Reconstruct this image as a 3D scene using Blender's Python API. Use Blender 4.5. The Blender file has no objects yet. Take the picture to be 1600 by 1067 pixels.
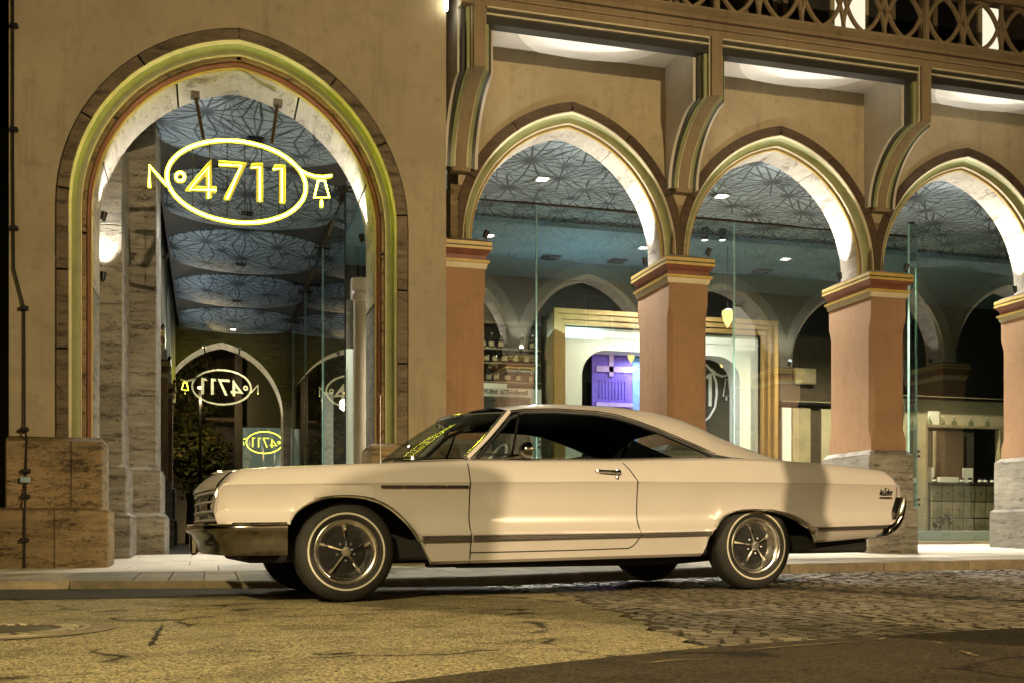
import bpy, bmesh, math, random
from mathutils import Vector, Matrix
random.seed(4711)
S = bpy.context.scene
COL = S.collection
R = math.radians

# ------------------------------------------------------------------ camera
FPX, PHI, YH, HC = 1677.0, R(15.8), 838.0, 0.42
cph, sph = math.cos(PHI), math.sin(PHI)
cam = bpy.data.cameras.new('camera')
cam.sensor_fit = 'HORIZONTAL'; cam.sensor_width = 36.0; cam.lens = 36.0 * FPX / 1600.0
cam.shift_y = (YH - 533.5) / 1600.0
cam.clip_start = 0.05; cam.clip_end = 600.0
camo = bpy.data.objects.new('camera', cam); COL.objects.link(camo)
camo.location = (0, 0, HC); camo.rotation_euler = (R(90), 0, -PHI)
S.camera = camo

# ------------------------------------------------------------------ night sky, exposure
S.render.engine = 'CYCLES'
S.cycles.use_denoising = True
try: S.cycles.denoiser = 'OPENIMAGEDENOISE'
except Exception: pass
S.cycles.max_bounces = 8; S.cycles.diffuse_bounces = 4; S.cycles.glossy_bounces = 5
S.cycles.transmission_bounces = 6; S.cycles.transparent_max_bounces = 16
S.cycles.sample_clamp_indirect = 4.0
S.cycles.caustics_reflective = False; S.cycles.caustics_refractive = False
vs = S.view_settings
vs.view_transform = 'Standard'; vs.look = 'None'; vs.exposure = 0.25; vs.gamma = 1.0
vs.use_curve_mapping = False
wd = bpy.data.worlds.new('World'); S.world = wd; wd.use_nodes = True
wn = wd.node_tree; wn.nodes.clear()
wo = wn.nodes.new('ShaderNodeOutputWorld'); wb = wn.nodes.new('ShaderNodeBackground')
sk = wn.nodes.new('ShaderNodeTexSky'); sk.sky_type = 'NISHITA'; sk.sun_disc = False
sk.sun_elevation = R(-3.0); sk.sun_rotation = R(200)
wb.inputs['Strength'].default_value = 0.0035
wn.links.new(sk.outputs[0], wb.inputs[0]); wn.links.new(wb.outputs[0], wo.inputs[0])

def lamp(name, kind, loc, energy, color, target=None, size=0.1, spot=None, blend=0.6, shape=None, size_y=None):
    l = bpy.data.lights.new(name, kind); l.energy = energy; l.color = color
    if kind == 'AREA':
        l.size = size
        if shape: l.shape = shape
        if size_y: l.size_y = size_y
    else:
        l.shadow_soft_size = size
    if kind == 'SPOT':
        l.spot_size = R(spot); l.spot_blend = blend
    o = bpy.data.objects.new(name, l); COL.objects.link(o); o.location = loc
    if target is not None:
        d = Vector(target) - Vector(loc)
        o.rotation_euler = d.to_track_quat('-Z', 'Y').to_euler()
    return o

SODIUM = (1.0, 0.75, 0.43)
WARMW = (1.0, 0.80, 0.52)
COOLW = (1.0, 0.95, 0.86)
# street lamps that stand across the street behind the camera (their poles and heads are built below)
lamp('street_light', 'SPOT', (7.2, -5.0, 5.6), 6600, SODIUM, (3.3, 8.4, 1.1), 0.05, 92, 1.0)
lamp('street_light', 'SPOT', (-4.6, -3.4, 6.2), 7200, (1.0, 0.81, 0.42), (0.4, 4.3, 0.0), 0.15, 50, 1.0)

# ------------------------------------------------------------------ projection helpers
def W(px, py, Y):
    t = (px - 800) / FPX; zc = Y / (cph - t * sph)
    return Vector((zc * (t * cph + sph), Y, HC + (YH - py) * zc / FPX))
def XA(px, Y): return W(px, 0, Y).x
def YA(px, X):
    t = (px - 800) / FPX
    return X * (cph - t * sph) / (t * cph + sph)
def ZXY(px, py, X, Y):
    zc = X * sph + Y * cph
    return HC + (YH - py) * zc / FPX
def lerp(a, b, t): return a + (b - a) * t
def interp(pts, x):
    if x <= pts[0][0]: return pts[0][1]
    for (a, b), (c, d) in zip(pts, pts[1:]):
        if x <= c: return b + (d - b) * (x - a) / max(c - a, 1e-9)
    return pts[-1][1]
def sstep(t):
    t = min(1, max(0, t)); return t * t * (3 - 2 * t)

# ------------------------------------------------------------------ material helpers
class NT:
    def __init__(s, m):
        m.use_nodes = True; s.t = m.node_tree; s.t.nodes.clear()
        s.out = s.t.nodes.new('ShaderNodeOutputMaterial')
    def n(s, typ, **kw):
        o = s.t.nodes.new(typ)
        for k, v in kw.items():
            if hasattr(o, k): setattr(o, k, v)
            else: s.set(o, k, v)
        return o
    def set(s, o, k, v):
        i = o.inputs[k]
        if isinstance(v, bpy.types.NodeSocket): s.t.links.new(v, i)
        else: i.default_value = v
    def L(s, a, b): s.t.links.new(a, b)
    def math(s, op, a, b=None, c=None, clamp=False):
        o = s.t.nodes.new('ShaderNodeMath'); o.operation = op; o.use_clamp = clamp
        for i, v in enumerate((a, b, c)):
            if v is None: continue
            if isinstance(v, bpy.types.NodeSocket): s.L(v, o.inputs[i])
            else: o.inputs[i].default_value = v
        return o.outputs[0]
    def mix(s, f, a, b, blend='MIX'):
        o = s.t.nodes.new('ShaderNodeMix'); o.data_type = 'RGBA'; o.blend_type = blend
        for i, v in ((0, f), (6, a), (7, b)):
            if isinstance(v, bpy.types.NodeSocket): s.L(v, o.inputs[i])
            else: o.inputs[i].default_value = v if i == 0 else (tuple(v) + (1,) if len(v) == 3 else v)
        return o.outputs[2]
    def coord(s, scale=(1, 1, 1), which='Object'):
        tc = s.t.nodes.new('ShaderNodeTexCoord'); mp = s.t.nodes.new('ShaderNodeMapping')
        mp.inputs['Scale'].default_value = scale; s.L(tc.outputs[which], mp.inputs[0]); return mp.outputs[0]
    def noise(s, vec, scale, detail=4, rough=0.6):
        o = s.t.nodes.new('ShaderNodeTexNoise'); s.L(vec, o.inputs['Vector'])
        o.inputs['Scale'].default_value = scale; o.inputs['Detail'].default_value = detail
        o.inputs['Roughness'].default_value = rough; return o.outputs[0]
    def ramp(s, f, pts):
        o = s.t.nodes.new('ShaderNodeValToRGB'); e = o.color_ramp.elements
        while len(e) > 1: e.remove(e[-1])
        e[0].position = pts[0][0]; e[0].color = tuple(pts[0][1]) + (1,) if len(pts[0][1]) == 3 else pts[0][1]
        for p, c in pts[1:]:
            k = e.new(p); k.color = tuple(c) + (1,) if len(c) == 3 else c
        s.L(f, o.inputs[0]); return o.outputs[0]
    def step(s, f, a, b):
        o = s.t.nodes.new('ShaderNodeMapRange'); o.inputs[1].default_value = a; o.inputs[2].default_value = b
        s.L(f, o.inputs[0]); return o.outputs[0]
    def bump(s, h, strength=0.3, dist=0.01):
        o = s.t.nodes.new('ShaderNodeBump'); o.inputs['Strength'].default_value = strength
        o.inputs['Distance'].default_value = dist; s.L(h, o.inputs['Height']); return o.outputs[0]
    def bsdf(s, color, rough=0.7, metal=0.0, normal=None, coat=0.0, spec=0.5):
        b = s.t.nodes.new('ShaderNodeBsdfPrincipled')
        for k, v in (('Base Color', color), ('Roughness', rough), ('Metallic', metal), ('Coat Weight', coat), ('Specular IOR Level', spec)):
            if isinstance(v, bpy.types.NodeSocket): s.L(v, b.inputs[k])
            else: b.inputs[k].default_value = (tuple(v) + (1,)) if k == 'Base Color' else v
        b.inputs['Coat Roughness'].default_value = 0.04
        if normal is not None: s.L(normal, b.inputs['Normal'])
        s.L(b.outputs[0], s.out.inputs[0]); return b

def c_mul(c, k): return tuple(x * k for x in c)

def plain(name, col, rough=0.6, metal=0.0, var=0.18, scale=6.0, bump=0.15, bscale=80, coat=0.0, spec=0.5, rand=0.0):
    m = bpy.data.materials.new(name); t = NT(m); v = t.coord()
    n1 = t.noise(v, scale, 6, 0.65); n2 = t.noise(v, bscale, 3)
    f = t.step(n1, 0.3, 0.7)
    c = t.mix(f, c_mul(col, 1 - var), c_mul(col, 1 + var))
    if rand > 0:
        oi = t.n('ShaderNodeObjectInfo')
        c = t.mix(1.0, c, t.ramp(oi.outputs['Random'], [(0, (1 - rand,) * 3), (1, (1 + rand * .3,) * 3)]), 'MULTIPLY')
    rr = t.math('ADD', t.math('MULTIPLY', n2, 0.12), rough - 0.06)
    nb = t.bump(t.math('ADD', n1, t.math('MULTIPLY', n2, 0.5)), bump, 0.006) if bump > 0 else None
    t.bsdf(c, rr, metal, nb, coat, spec); return m

def plaster(name, col, streak=0.25):
    m = bpy.data.materials.new(name); t = NT(m); v = t.coord(); vs_ = t.coord((7, 7, 0.5))
    big = t.noise(v, 0.9, 5, 0.6); mid = t.noise(v, 7, 6, 0.65); fine = t.noise(v, 110, 3)
    st = t.noise(vs_, 1.2, 5, 0.6)
    c = t.mix(t.step(big, 0.3, 0.7), c_mul(col, 0.84), c_mul(col, 1.12))
    c = t.mix(t.math('MULTIPLY', t.step(mid, 0.52, 0.8), 0.6), c, c_mul(col, 0.55))
    c = t.mix(t.math('MULTIPLY', t.step(st, 0.55, 0.8), streak), c, (col[0] * .5, col[1] * .47, col[2] * .45))
    h = t.math('ADD', t.math('MULTIPLY', mid, 0.7), t.math('MULTIPLY', fine, 0.5))
    t.bsdf(c, 0.82, 0, t.bump(h, 0.35, 0.008), 0, 0.25); return m

def travertine(name, col, pits=0.5, dark=(0.05, 0.04, 0.028), band=1.0, grime=0.35, rand=0.18):
    m = bpy.data.materials.new(name); t = NT(m); v = t.coord(); vb = t.coord((1.5, 1.5, 9)); vp = t.coord((1.0, 1.0, 2.6))
    oi = t.n('ShaderNodeObjectInfo')
    b = t.noise(vb, 2.2, 8, 0.68); big = t.noise(v, 1.6, 5, .6); p = t.noise(vp, 11, 6, 0.78); p2 = t.noise(vp, 34, 4, 0.75)
    c = t.mix(t.step(b, 0.28, 0.72), c_mul(col, 1 - 0.38 * band), c_mul(col, 1 + 0.28 * band))
    c = t.mix(t.math('MULTIPLY', t.step(big, 0.42, 0.72), grime), c, c_mul(col, 0.42))
    cl = t.math('ADD', t.math('MULTIPLY', t.step(t.noise(vb, 1.3, 4, .6), 0.35, 0.68), 0.20), -0.10)
    pm = t.math('MAXIMUM', t.step(t.math('ADD', p, cl), 0.56, 0.66), t.math('MULTIPLY', t.step(t.math('ADD', p2, cl), 0.55, 0.66), 0.8))
    c = t.mix(t.math('MULTIPLY', pm, pits), c, dark)
    c = t.mix(1.0, c, t.ramp(oi.outputs['Random'], [(0, (1 - rand,) * 3), (1, (1 + rand,) * 3)]), 'MULTIPLY')
    h = t.math('SUBTRACT', t.math('MULTIPLY', b, 0.4), t.math('MULTIPLY', pm, 1.0 * pits))
    t.bsdf(c, 0.75, 0, t.bump(h, 0.7, 0.012), 0, 0.3); return m

def emit(name, col, strength):
    m = bpy.data.materials.new(name); t = NT(m)
    e = t.n('ShaderNodeEmission'); e.inputs[0].default_value = tuple(col) + (1,); e.inputs[1].default_value = strength
    t.L(e.outputs[0], t.out.inputs[0]); return m

def glassm(name, tint=(0.85, 0.95, 0.92), refl=0.10, rough=0.0, graz=0.75):
    m = bpy.data.materials.new(name); t = NT(m)
    fr = t.n('ShaderNodeLayerWeight'); fr.inputs[0].default_value = 0.35
    f = t.math('ADD', t.math('MULTIPLY', t.math('POWER', fr.outputs['Facing'], 3.0), graz), refl, clamp=True)
    tr = t.n('ShaderNodeBsdfTransparent'); tr.inputs[0].default_value = tuple(tint) + (1,)
    gl = t.n('ShaderNodeBsdfGlossy'); gl.inputs['Roughness'].default_value = rough
    mx = t.n('ShaderNodeMixShader'); t.L(f, mx.inputs[0]); t.L(tr.outputs[0], mx.inputs[1]); t.L(gl.outputs[0], mx.inputs[2])
    t.L(mx.outputs[0], t.out.inputs[0]); return m

def star_ceiling(name, base, tile=1.3):
    """printed ceiling: star bursts of thin dark lines on a grey-blue ground"""
    m = bpy.data.materials.new(name); t = NT(m); v = t.coord()
    wob = t.n('ShaderNodeTexNoise'); t.L(v, wob.inputs['Vector']); wob.inputs['Scale'].default_value = 1.2
    vm = t.n('ShaderNodeVectorMath'); vm.operation = 'MULTIPLY_ADD'
    t.L(wob.outputs['Color'], vm.inputs[0]); vm.inputs[1].default_value = (0.07,) * 3; t.L(v, vm.inputs[2])
    sx = t.n('ShaderNodeSeparateXYZ'); t.L(vm.outputs[0], sx.inputs[0])
    masks = []; petals = None
    for (ox, oy, k, w, tl) in ((0.0, 0.0, 17, 0.0075, tile), (0.5, 0.5, 14, 0.007, tile), (0.27, 0.03, 22, 0.0032, tile * .93), (0.1, 0.62, 19, 0.003, tile * 1.31)):
        fx = t.math('SUBTRACT', t.math('FRACT', t.math('ADD', t.math('DIVIDE', sx.outputs[0], tl), ox + 20)), 0.5)
        fy = t.math('SUBTRACT', t.math('FRACT', t.math('ADD', t.math('DIVIDE', sx.outputs[1], tl), oy + 20)), 0.5)
        r = t.math('SQRT', t.math('ADD', t.math('MULTIPLY', fx, fx), t.math('MULTIPLY', fy, fy)))
        th = t.math('ARCTAN2', fy, fx)
        d = t.math('MULTIPLY', r, t.math('DIVIDE', t.math('ABSOLUTE', t.math('SINE', t.math('MULTIPLY', th, k / 2))), k / 2))
        ln = t.math('SUBTRACT', 1.0, t.step(d, w, w * 2.1))
        ln = t.math('MULTIPLY', ln, t.math('SUBTRACT', 1.0, t.step(r, 0.5, 0.62)))
        masks.append(ln)
        if petals is None:
            petals = t.math('SUBTRACT', 1.0, t.step(r, 0.025, 0.05))
    l = masks[0]
    for q in masks[1:]: l = t.math('MAXIMUM', l, q)
    l = t.math('MAXIMUM', l, petals)
    nz = t.noise(v, 5, 5, .7); red = t.noise(t.coord((3.0, 6.0, 3.0)), 1.9, 1, .5)
    c = t.mix(t.step(nz, 0.3, 0.7), c_mul(base, 0.72), c_mul(base, 1.2))
    c = t.mix(t.math('MULTIPLY', t.step(red, 0.70, 0.73), 0.8), c, (0.12, 0.05, 0.03))
    fade = t.math('ADD', t.math('MULTIPLY', t.step(t.noise(v, 2.2, 5, .7), .3, .65), .3), .68)
    c = t.mix(t.math('MULTIPLY', l, fade), c, (0.006, 0.008, 0.010))
    t.bsdf(c, 0.55, 0, None, 0, 0.4); return m

def asphalt(name, lo, hi, scale=130, crack=True, wet=0.0):
    m = bpy.data.materials.new(name); t = NT(m); v = t.coord()
    vo = t.n('ShaderNodeTexVoronoi'); t.L(v, vo.inputs['Vector']); vo.inputs['Scale'].default_value = scale
    n1 = t.noise(v, 2.2, 6, .65); n2 = t.noise(v, scale * 1.4, 3)
    sp = t.n('ShaderNodeSeparateColor'); t.L(vo.outputs['Color'], sp.inputs[0])
    g = t.math('ADD', t.math('MULTIPLY', sp.outputs[0], 0.75), t.math('MULTIPLY', n2, 0.35))
    c = t.mix(t.step(g, 0.15, 0.95), lo, hi)
    c = t.mix(t.math('MULTIPLY', t.step(n1, 0.47, 0.68), 0.5), c, c_mul(lo, 0.9))
    h = t.math('ADD', t.math('MULTIPLY', t.math('SUBTRACT', 1.0, vo.outputs['Distance']), 1.0), t.math('MULTIPLY', n2, 0.5))
    if crack:
        vn = t.n('ShaderNodeVectorMath'); vn.operation = 'MULTIPLY_ADD'
        wn_ = t.n('ShaderNodeTexNoise'); t.L(v, wn_.inputs['Vector']); wn_.inputs['Scale'].default_value = 1.5; wn_.inputs['Detail'].default_value = 6
        t.L(wn_.outputs['Color'], vn.inputs[0]); vn.inputs[1].default_value = (0.8,) * 3; t.L(v, vn.inputs[2])
        vc = t.n('ShaderNodeTexVoronoi'); vc.feature = 'DISTANCE_TO_EDGE'; t.L(vn.outputs[0], vc.inputs['Vector']); vc.inputs['Scale'].default_value = 0.42
        ck = t.math('MULTIPLY', t.math('SUBTRACT', 1.0, t.step(vc.outputs['Distance'], 0.004, 0.016)), t.step(n1, 0.42, 0.55))
        c = t.mix(t.math('MULTIPLY', ck, 0.85), c, (0.006, 0.005, 0.004))
        h = t.math('SUBTRACT', h, t.math('MULTIPLY', ck, 2.0))
    rough = t.math('SUBTRACT', 0.72, t.math('MULTIPLY', t.step(n1, 0.4, 0.7), wet))
    t.bsdf(c, rough, 0, t.bump(h, 0.9, 0.006), 0, 0.22); return m

M = {}
M['plaster'] = plaster('ochre_plaster', (0.375, 0.32, 0.205), 0.6)
M['plaster2'] = plaster('arcade_plaster', (0.42, 0.35, 0.22), 0.6)
M['trav'] = travertine('travertine_base', (0.31, 0.225, 0.11), 0.95, grime=0.75)
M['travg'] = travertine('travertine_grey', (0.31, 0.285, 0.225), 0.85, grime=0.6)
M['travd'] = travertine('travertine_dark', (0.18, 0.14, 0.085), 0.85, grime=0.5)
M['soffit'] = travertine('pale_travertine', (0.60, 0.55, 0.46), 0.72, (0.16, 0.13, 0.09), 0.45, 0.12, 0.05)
M['cream'] = plain('cream_paint', (0.62, 0.55, 0.36), 0.55, var=0.12)
M['green'] = plain('olive_green_paint', (0.27, 0.29, 0.125), 0.55, var=0.15)
M['red'] = plain('oxide_red_paint', (0.20, 0.07, 0.035), 0.5, var=0.2)
M['yellow'] = plain('gold_yellow_paint', (0.52, 0.375, 0.09), 0.45, var=0.15)
M['salmon'] = plaster('salmon_plaster', (0.36, 0.215, 0.115), 0.4)
M['stoneband'] = travertine('brown_sandstone', (0.10, 0.066, 0.036), 0.35, grime=0.3)
M['beam'] = plaster('brown_beam', (0.30, 0.23, 0.135), 0.75)
M['white'] = plain('white_render', (0.60, 0.555, 0.46), 0.7, var=0.08)
M['dome'] = plain('white_dome_paint', (0.84, 0.81, 0.72), 0.6, var=0.05)
M['darkgrn'] = plain('dark_green_paint', (0.035, 0.036, 0.018), 0.5)
M['star'] = star_ceiling('star_print_ceiling', (0.34, 0.41, 0.44))
M['teal'] = plain('teal_ceiling', (0.16, 0.25, 0.29), 0.6, var=0.1, bump=0.02)
M['black'] = plain('black_metal', (0.012, 0.012, 0.013), 0.4, 0.3, bump=0.0)
M['gold'] = plain('gilded_frame', (0.34, 0.20, 0.06), 0.42, 0.15, var=0.15, bump=0.03)
M['bronze'] = plain('dark_bronze', (0.10, 0.07, 0.04), 0.35, 0.8, bump=0)
M['glass'] = glassm('storefront_glass', (0.80, 0.93, 0.92), 0.30)
M['glassedge'] = plain('green_glass_edge', (0.35, 0.55, 0.45), 0.15, 0, bump=0, spec=0.8)
M['shopwhite'] = plain('shop_white', (0.78, 0.76, 0.68), 0.5, var=0.05, bump=0.02)
M['shopdark'] = plain('shop_dark_wall', (0.045, 0.04, 0.03), 0.6, var=0.3)
M['wood'] = plain('grey_oak', (0.30, 0.25, 0.155), 0.5, var=0.25, scale=3)
M['darkwood'] = plain('dark_wood', (0.06, 0.045, 0.028), 0.45, var=0.3)
M['purple'] = plain('purple_paint', (0.16, 0.09, 0.62), 0.5, var=0.1, bump=0)
M['lav'] = plain('lavender_paint', (0.50, 0.35, 0.75), 0.5, bump=0)
M['blue'] = plain('blue_paint', (0.16, 0.35, 0.75), 0.5, bump=0)
M['print'] = plain('white_logo_film', (0.75, 0.75, 0.72), 0.5, bump=0)
M['neon'] = emit('yellow_neon', (0.95, 1.0, 0.036), 30.0)
M['neonfar'] = emit('far_yellow_neon', (0.95, 1.0, 0.05), 9.0)
M['neonface'] = emit('neon_letter_face', (1.0, 0.72, 0.06), 0.7)
M['chan'] = plain('sign_channel_metal', (0.62, 0.58, 0.30), 0.5, 0.0, bump=0)
M['lampw'] = emit('lamp_white', (1.0, 0.93, 0.78), 14.0)
M['lampo'] = emit('lamp_amber', (1.0, 0.66, 0.25), 9.0)
M['bulb'] = emit('pendant_glow', (1.0, 0.66, 0.24), 2.0)
M['asph'] = asphalt('coarse_asphalt', (0.014, 0.012, 0.008), (0.58, 0.49, 0.27), 125)
M['asph2'] = asphalt('dark_footway_asphalt', (0.010, 0.008, 0.005), (0.10, 0.075, 0.042), 110, True)
M['gutter'] = asphalt('smooth_gutter_asphalt', (0.04, 0.034, 0.018), (0.085, 0.07, 0.04), 220, False, 0.05)
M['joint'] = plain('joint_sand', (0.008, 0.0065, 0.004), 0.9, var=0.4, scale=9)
M['sett'] = plain('granite_sett', (0.225, 0.185, 0.115), 0.42, var=0.30, scale=16, bump=0.4, bscale=120, rand=0.40, spec=0.6)
M['sett2'] = plain('granite_setts', (0.215, 0.178, 0.112), 0.42, var=0.45, scale=9, bump=0.4, bscale=120, spec=0.6)
M['slab'] = plain('concrete_slab', (0.33, 0.285, 0.20), 0.75, var=0.2, scale=5, bump=0.25, bscale=160, rand=0.28)
M['litslab'] = plain('lit_stone_slab', (0.58, 0.53, 0.43), 0.6, var=0.14, scale=3, bump=0.15, bscale=160, rand=0.12)  # paler copy of the slab: walkway brightness put into the colour
M['kerb'] = plain('granite_kerb', (0.25, 0.20, 0.12), 0.7, var=0.35, scale=7, bump=0.4, bscale=120, rand=0.25)
M['iron'] = plain('cast_iron', (0.13, 0.11, 0.075), 0.45, 0.6, var=0.35, bump=0.4)
M['rim'] = plain('worn_iron_rim', (0.38, 0.33, 0.22), 0.4, 0.5, var=0.25)
# car
M['paint'] = plain('ivory_car_paint', (0.50, 0.458, 0.435), 0.30, 0, var=0.03, scale=3, bump=0, coat=0.8)
M['chrome'] = plain('chrome', (0.80, 0.79, 0.77), 0.09, 1.0, var=0.04, bump=0)
M['mould'] = plain('grooved_trim', (0.17, 0.155, 0.145), 0.3, 0.6, var=0.05, bump=0)
M['satin'] = plain('satin_chrome_trim', (0.42, 0.40, 0.37), 0.28, 0.9, var=0.1, bump=0)
M['dchrome'] = plain('aged_chrome', (0.27, 0.25, 0.22), 0.16, 1.0, var=0.3, scale=9, bump=0.03)
M['tyre'] = plain('tyre_rubber', (0.018, 0.016, 0.014), 0.75, 0, var=0.25, scale=14, bump=0.2)
M['ww'] = plain('tyre_white_line', (0.56, 0.52, 0.42), 0.5, bump=0)
M['blk'] = plain('black_enamel', (0.010, 0.010, 0.011), 0.3, 0, bump=0, coat=0.0)
M['under'] = plain('underbody_black', (0.010, 0.009, 0.008), 0.9, bump=0)
M['inner'] = plain('dark_interior', (0.012, 0.013, 0.018), 0.7, bump=0)
M['carglass'] = glassm('car_glass', (0.62, 0.68, 0.67), 0.03, 0.0, 0.22)
M['barw'] = plain('bright_grille_bar', (0.62, 0.62, 0.60), 0.3, 0.4, bump=0)
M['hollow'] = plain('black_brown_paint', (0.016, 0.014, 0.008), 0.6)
M['edge'] = plain('dark_joint_edges', (0.045, 0.036, 0.022), 0.9, bump=0)  # dark of the gaps put into the colour of sett edges and bevels
M['cwheel'] = plain('white_plastic', (0.70, 0.74, 0.70), 0.35, bump=0)

# ------------------------------------------------------------------ mesh builder
class MB:
    def __init__(s): s.v = []; s.f = []
    def add(s, vs, fs):
        b = len(s.v); s.v += [tuple(p) for p in vs]; s.f += [tuple(i + b for i in f) for f in fs]; return s
    def box(s, x0, x1, y0, y1, z0, z1, ch=0.0):
        if ch <= 0:
            v = [(x0, y0, z0), (x1, y0, z0), (x1, y1, z0), (x0, y1, z0), (x0, y0, z1), (x1, y0, z1), (x1, y1, z1), (x0, y1, z1)]
            return s.add(v, [(0, 3, 2, 1), (4, 5, 6, 7), (0, 1, 5, 4), (1, 2, 6, 5), (2, 3, 7, 6), (3, 0, 4, 7)])
        bm = bmesh.new(); bmesh.ops.create_cube(bm, size=1)
        for q in bm.verts: q.co = Vector((lerp(x0, x1, q.co.x + .5), lerp(y0, y1, q.co.y + .5), lerp(z0, z1, q.co.z + .5)))
        bmesh.ops.bevel(bm, geom=bm.edges[:], offset=ch, segments=1, affect='EDGES')
        bm.verts.index_update()
        s.add([q.co for q in bm.verts], [[q.index for q in f.verts] for f in bm.faces]); bm.free(); return s
    def frustum(s, r0, r1, z0, z1):     # r = (x0,x1,y0,y1)
        v = [(r0[0], r0[2], z0), (r0[1], r0[2], z0), (r0[1], r0[3], z0), (r0[0], r0[3], z0),
             (r1[0], r1[2], z1), (r1[1], r1[2], z1), (r1[1], r1[3], z1), (r1[0], r1[3], z1)]
        return s.add(v, [(0, 3, 2, 1), (4, 5, 6, 7), (0, 1, 5, 4), (1, 2, 6, 5), (2, 3, 7, 6), (3, 0, 4, 7)])
    def prism(s, poly, a0, a1, fn):     # fn(u, v, a) -> xyz
        n = len(poly); v = [fn(u, w, a0) for u, w in poly] + [fn(u, w, a1) for u, w in poly]
        f = [tuple(range(n))[::-1], tuple(range(n, 2 * n))] + [(i, (i + 1) % n, n + (i + 1) % n, n + i) for i in range(n)]
        return s.add(v, f)
    def tube(s, path, r, n=8, cap=True, flat=None):
        P = [Vector(p) for p in path]; m = len(P); rings = []; up = None
        for i, p in enumerate(P):
            d = (P[min(i + 1, m - 1)] - P[max(i - 1, 0)]).normalized()
            if up is None:
                up = Vector((0, 0, 1)) if abs(d.z) < 0.9 else Vector((0, 1, 0))
            a = d.cross(up)
            if a.length < 1e-5: a = d.cross(Vector((1, 0, 0)))
            a.normalize(); b = a.cross(d).normalized(); up = b
            rr = r[i] if isinstance(r, (list, tuple)) else r
            rings.append([p + a * (rr * math.cos(2 * math.pi * k / n)) + b * (rr * math.sin(2 * math.pi * k / n)) for k in range(n)])
        v = [q for g in rings for q in g]; f = []
        for i in range(m - 1):
            for k in range(n):
                k2 = (k + 1) % n
                f.append((i * n + k, i * n + k2, (i + 1) * n + k2, (i + 1) * n + k))
        if cap: f += [tuple(range(n))[::-1], tuple((m - 1) * n + k for k in range(n))]
        return s.add(v, f)
    def lathe(s, prof, fn, n=32, closed=False):   # prof (r, h); fn(cos*r, sin*r, h) -> xyz
        v = []; f = []; m = len(prof)
        for k in range(n):
            a = 2 * math.pi * k / n
            for r, h in prof: v.append(fn(r * math.cos(a), r * math.sin(a), h))
        for k in range(n):
            k2 = (k + 1) % n
            for i in range(m - 1 + (1 if closed else 0)):
                j = (i + 1) % m
                f.append((k * m + i, k2 * m + i, k2 * m + j, k * m + j))
        return s.add(v, f)
    def grid(s, rows):
        m = len(rows[0]); v = [p for r in rows for p in r]; f = []
        for i in range(len(rows) - 1):
            for k in range(m - 1): f.append((i * m + k, i * m + k + 1, (i + 1) * m + k + 1, (i + 1) * m + k))
        return s.add(v, f)
    def quad(s, a, b, c, d): return s.add([a, b, c, d], [(0, 1, 2, 3)])
    def mesh(s, name, merge=0.0, smooth=True, angle=35, fixn=True):
        me = bpy.data.meshes.new(name); me.from_pydata([tuple(p) for p in s.v], [], s.f)
        bm = bmesh.new(); bm.from_mesh(me)
        if merge > 0:
            bmesh.ops.remove_doubles(bm, verts=bm.verts, dist=merge)
            bmesh.ops.dissolve_degenerate(bm, edges=bm.edges, dist=merge * .5)
        if fixn: bmesh.ops.recalc_face_normals(bm, faces=bm.faces)
        bm.to_mesh(me); bm.free()
        if smooth:
            me.polygons.foreach_set('use_smooth', [True] * len(me.polygons))
            me.set_sharp_from_angle(angle=R(angle))
        me.update(); return me

OFF = {}
def thing(name, label, cat, loc=(0, 0, 0), rot=(0, 0, 0), group=None, local=False):
    o = bpy.data.objects.new(name, None); COL.objects.link(o); o.empty_display_size = 0.2
    o.location = loc; o.rotation_euler = rot; o['label'] = label; o['category'] = cat
    if group: o['group'] = group
    OFF[o.name] = Vector((0, 0, 0)) if local else -Vector(loc)
    return o
def put(name, me, mat, parent=None, label=None, loc=None):
    if mat is not None and not me.materials: me.materials.append(M[mat] if isinstance(mat, str) else mat)
    o = bpy.data.objects.new(name, me); COL.objects.link(o)
    off = Vector((0, 0, 0))
    if parent is not None:
        o.parent = parent; off = OFF.get(parent.name, Vector((0, 0, 0)))
    o.location = off + (Vector(loc) if loc is not None else Vector((0, 0, 0)))
    if label: o['label'] = label
    return o
def part(name, mb, mat, parent=None, label=None, merge=0.0, smooth=True, angle=35, loc=None, fixn=True):
    return put(name, mb.mesh(name, merge, smooth, angle, fixn), mat, parent, label, loc)
def struct(name, mb, mat, parent=None, **kw):
    o = part(name, mb, mat, parent, **kw)
    if parent is None: o['kind'] = 'structure'
    return o
def solo(name, mb, mat, label, cat, group=None, **kw):
    o = part(name, mb, mat, None, **kw); o['label'] = label; o['category'] = cat
    if group: o['group'] = group
    return o
def copy_thing(root, loc, label, group=None, rot=None):
    def cp(o, par):
        c = o.copy(); COL.objects.link(c)
        if par is not None:
            c.parent = par
        for ch in o.children: cp(ch, c)
        return c
    r = cp(root, None); r.location = loc; r['label'] = label
    if rot is not None: r.rotation_euler = rot
    if group: r['group'] = group
    return r
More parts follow.
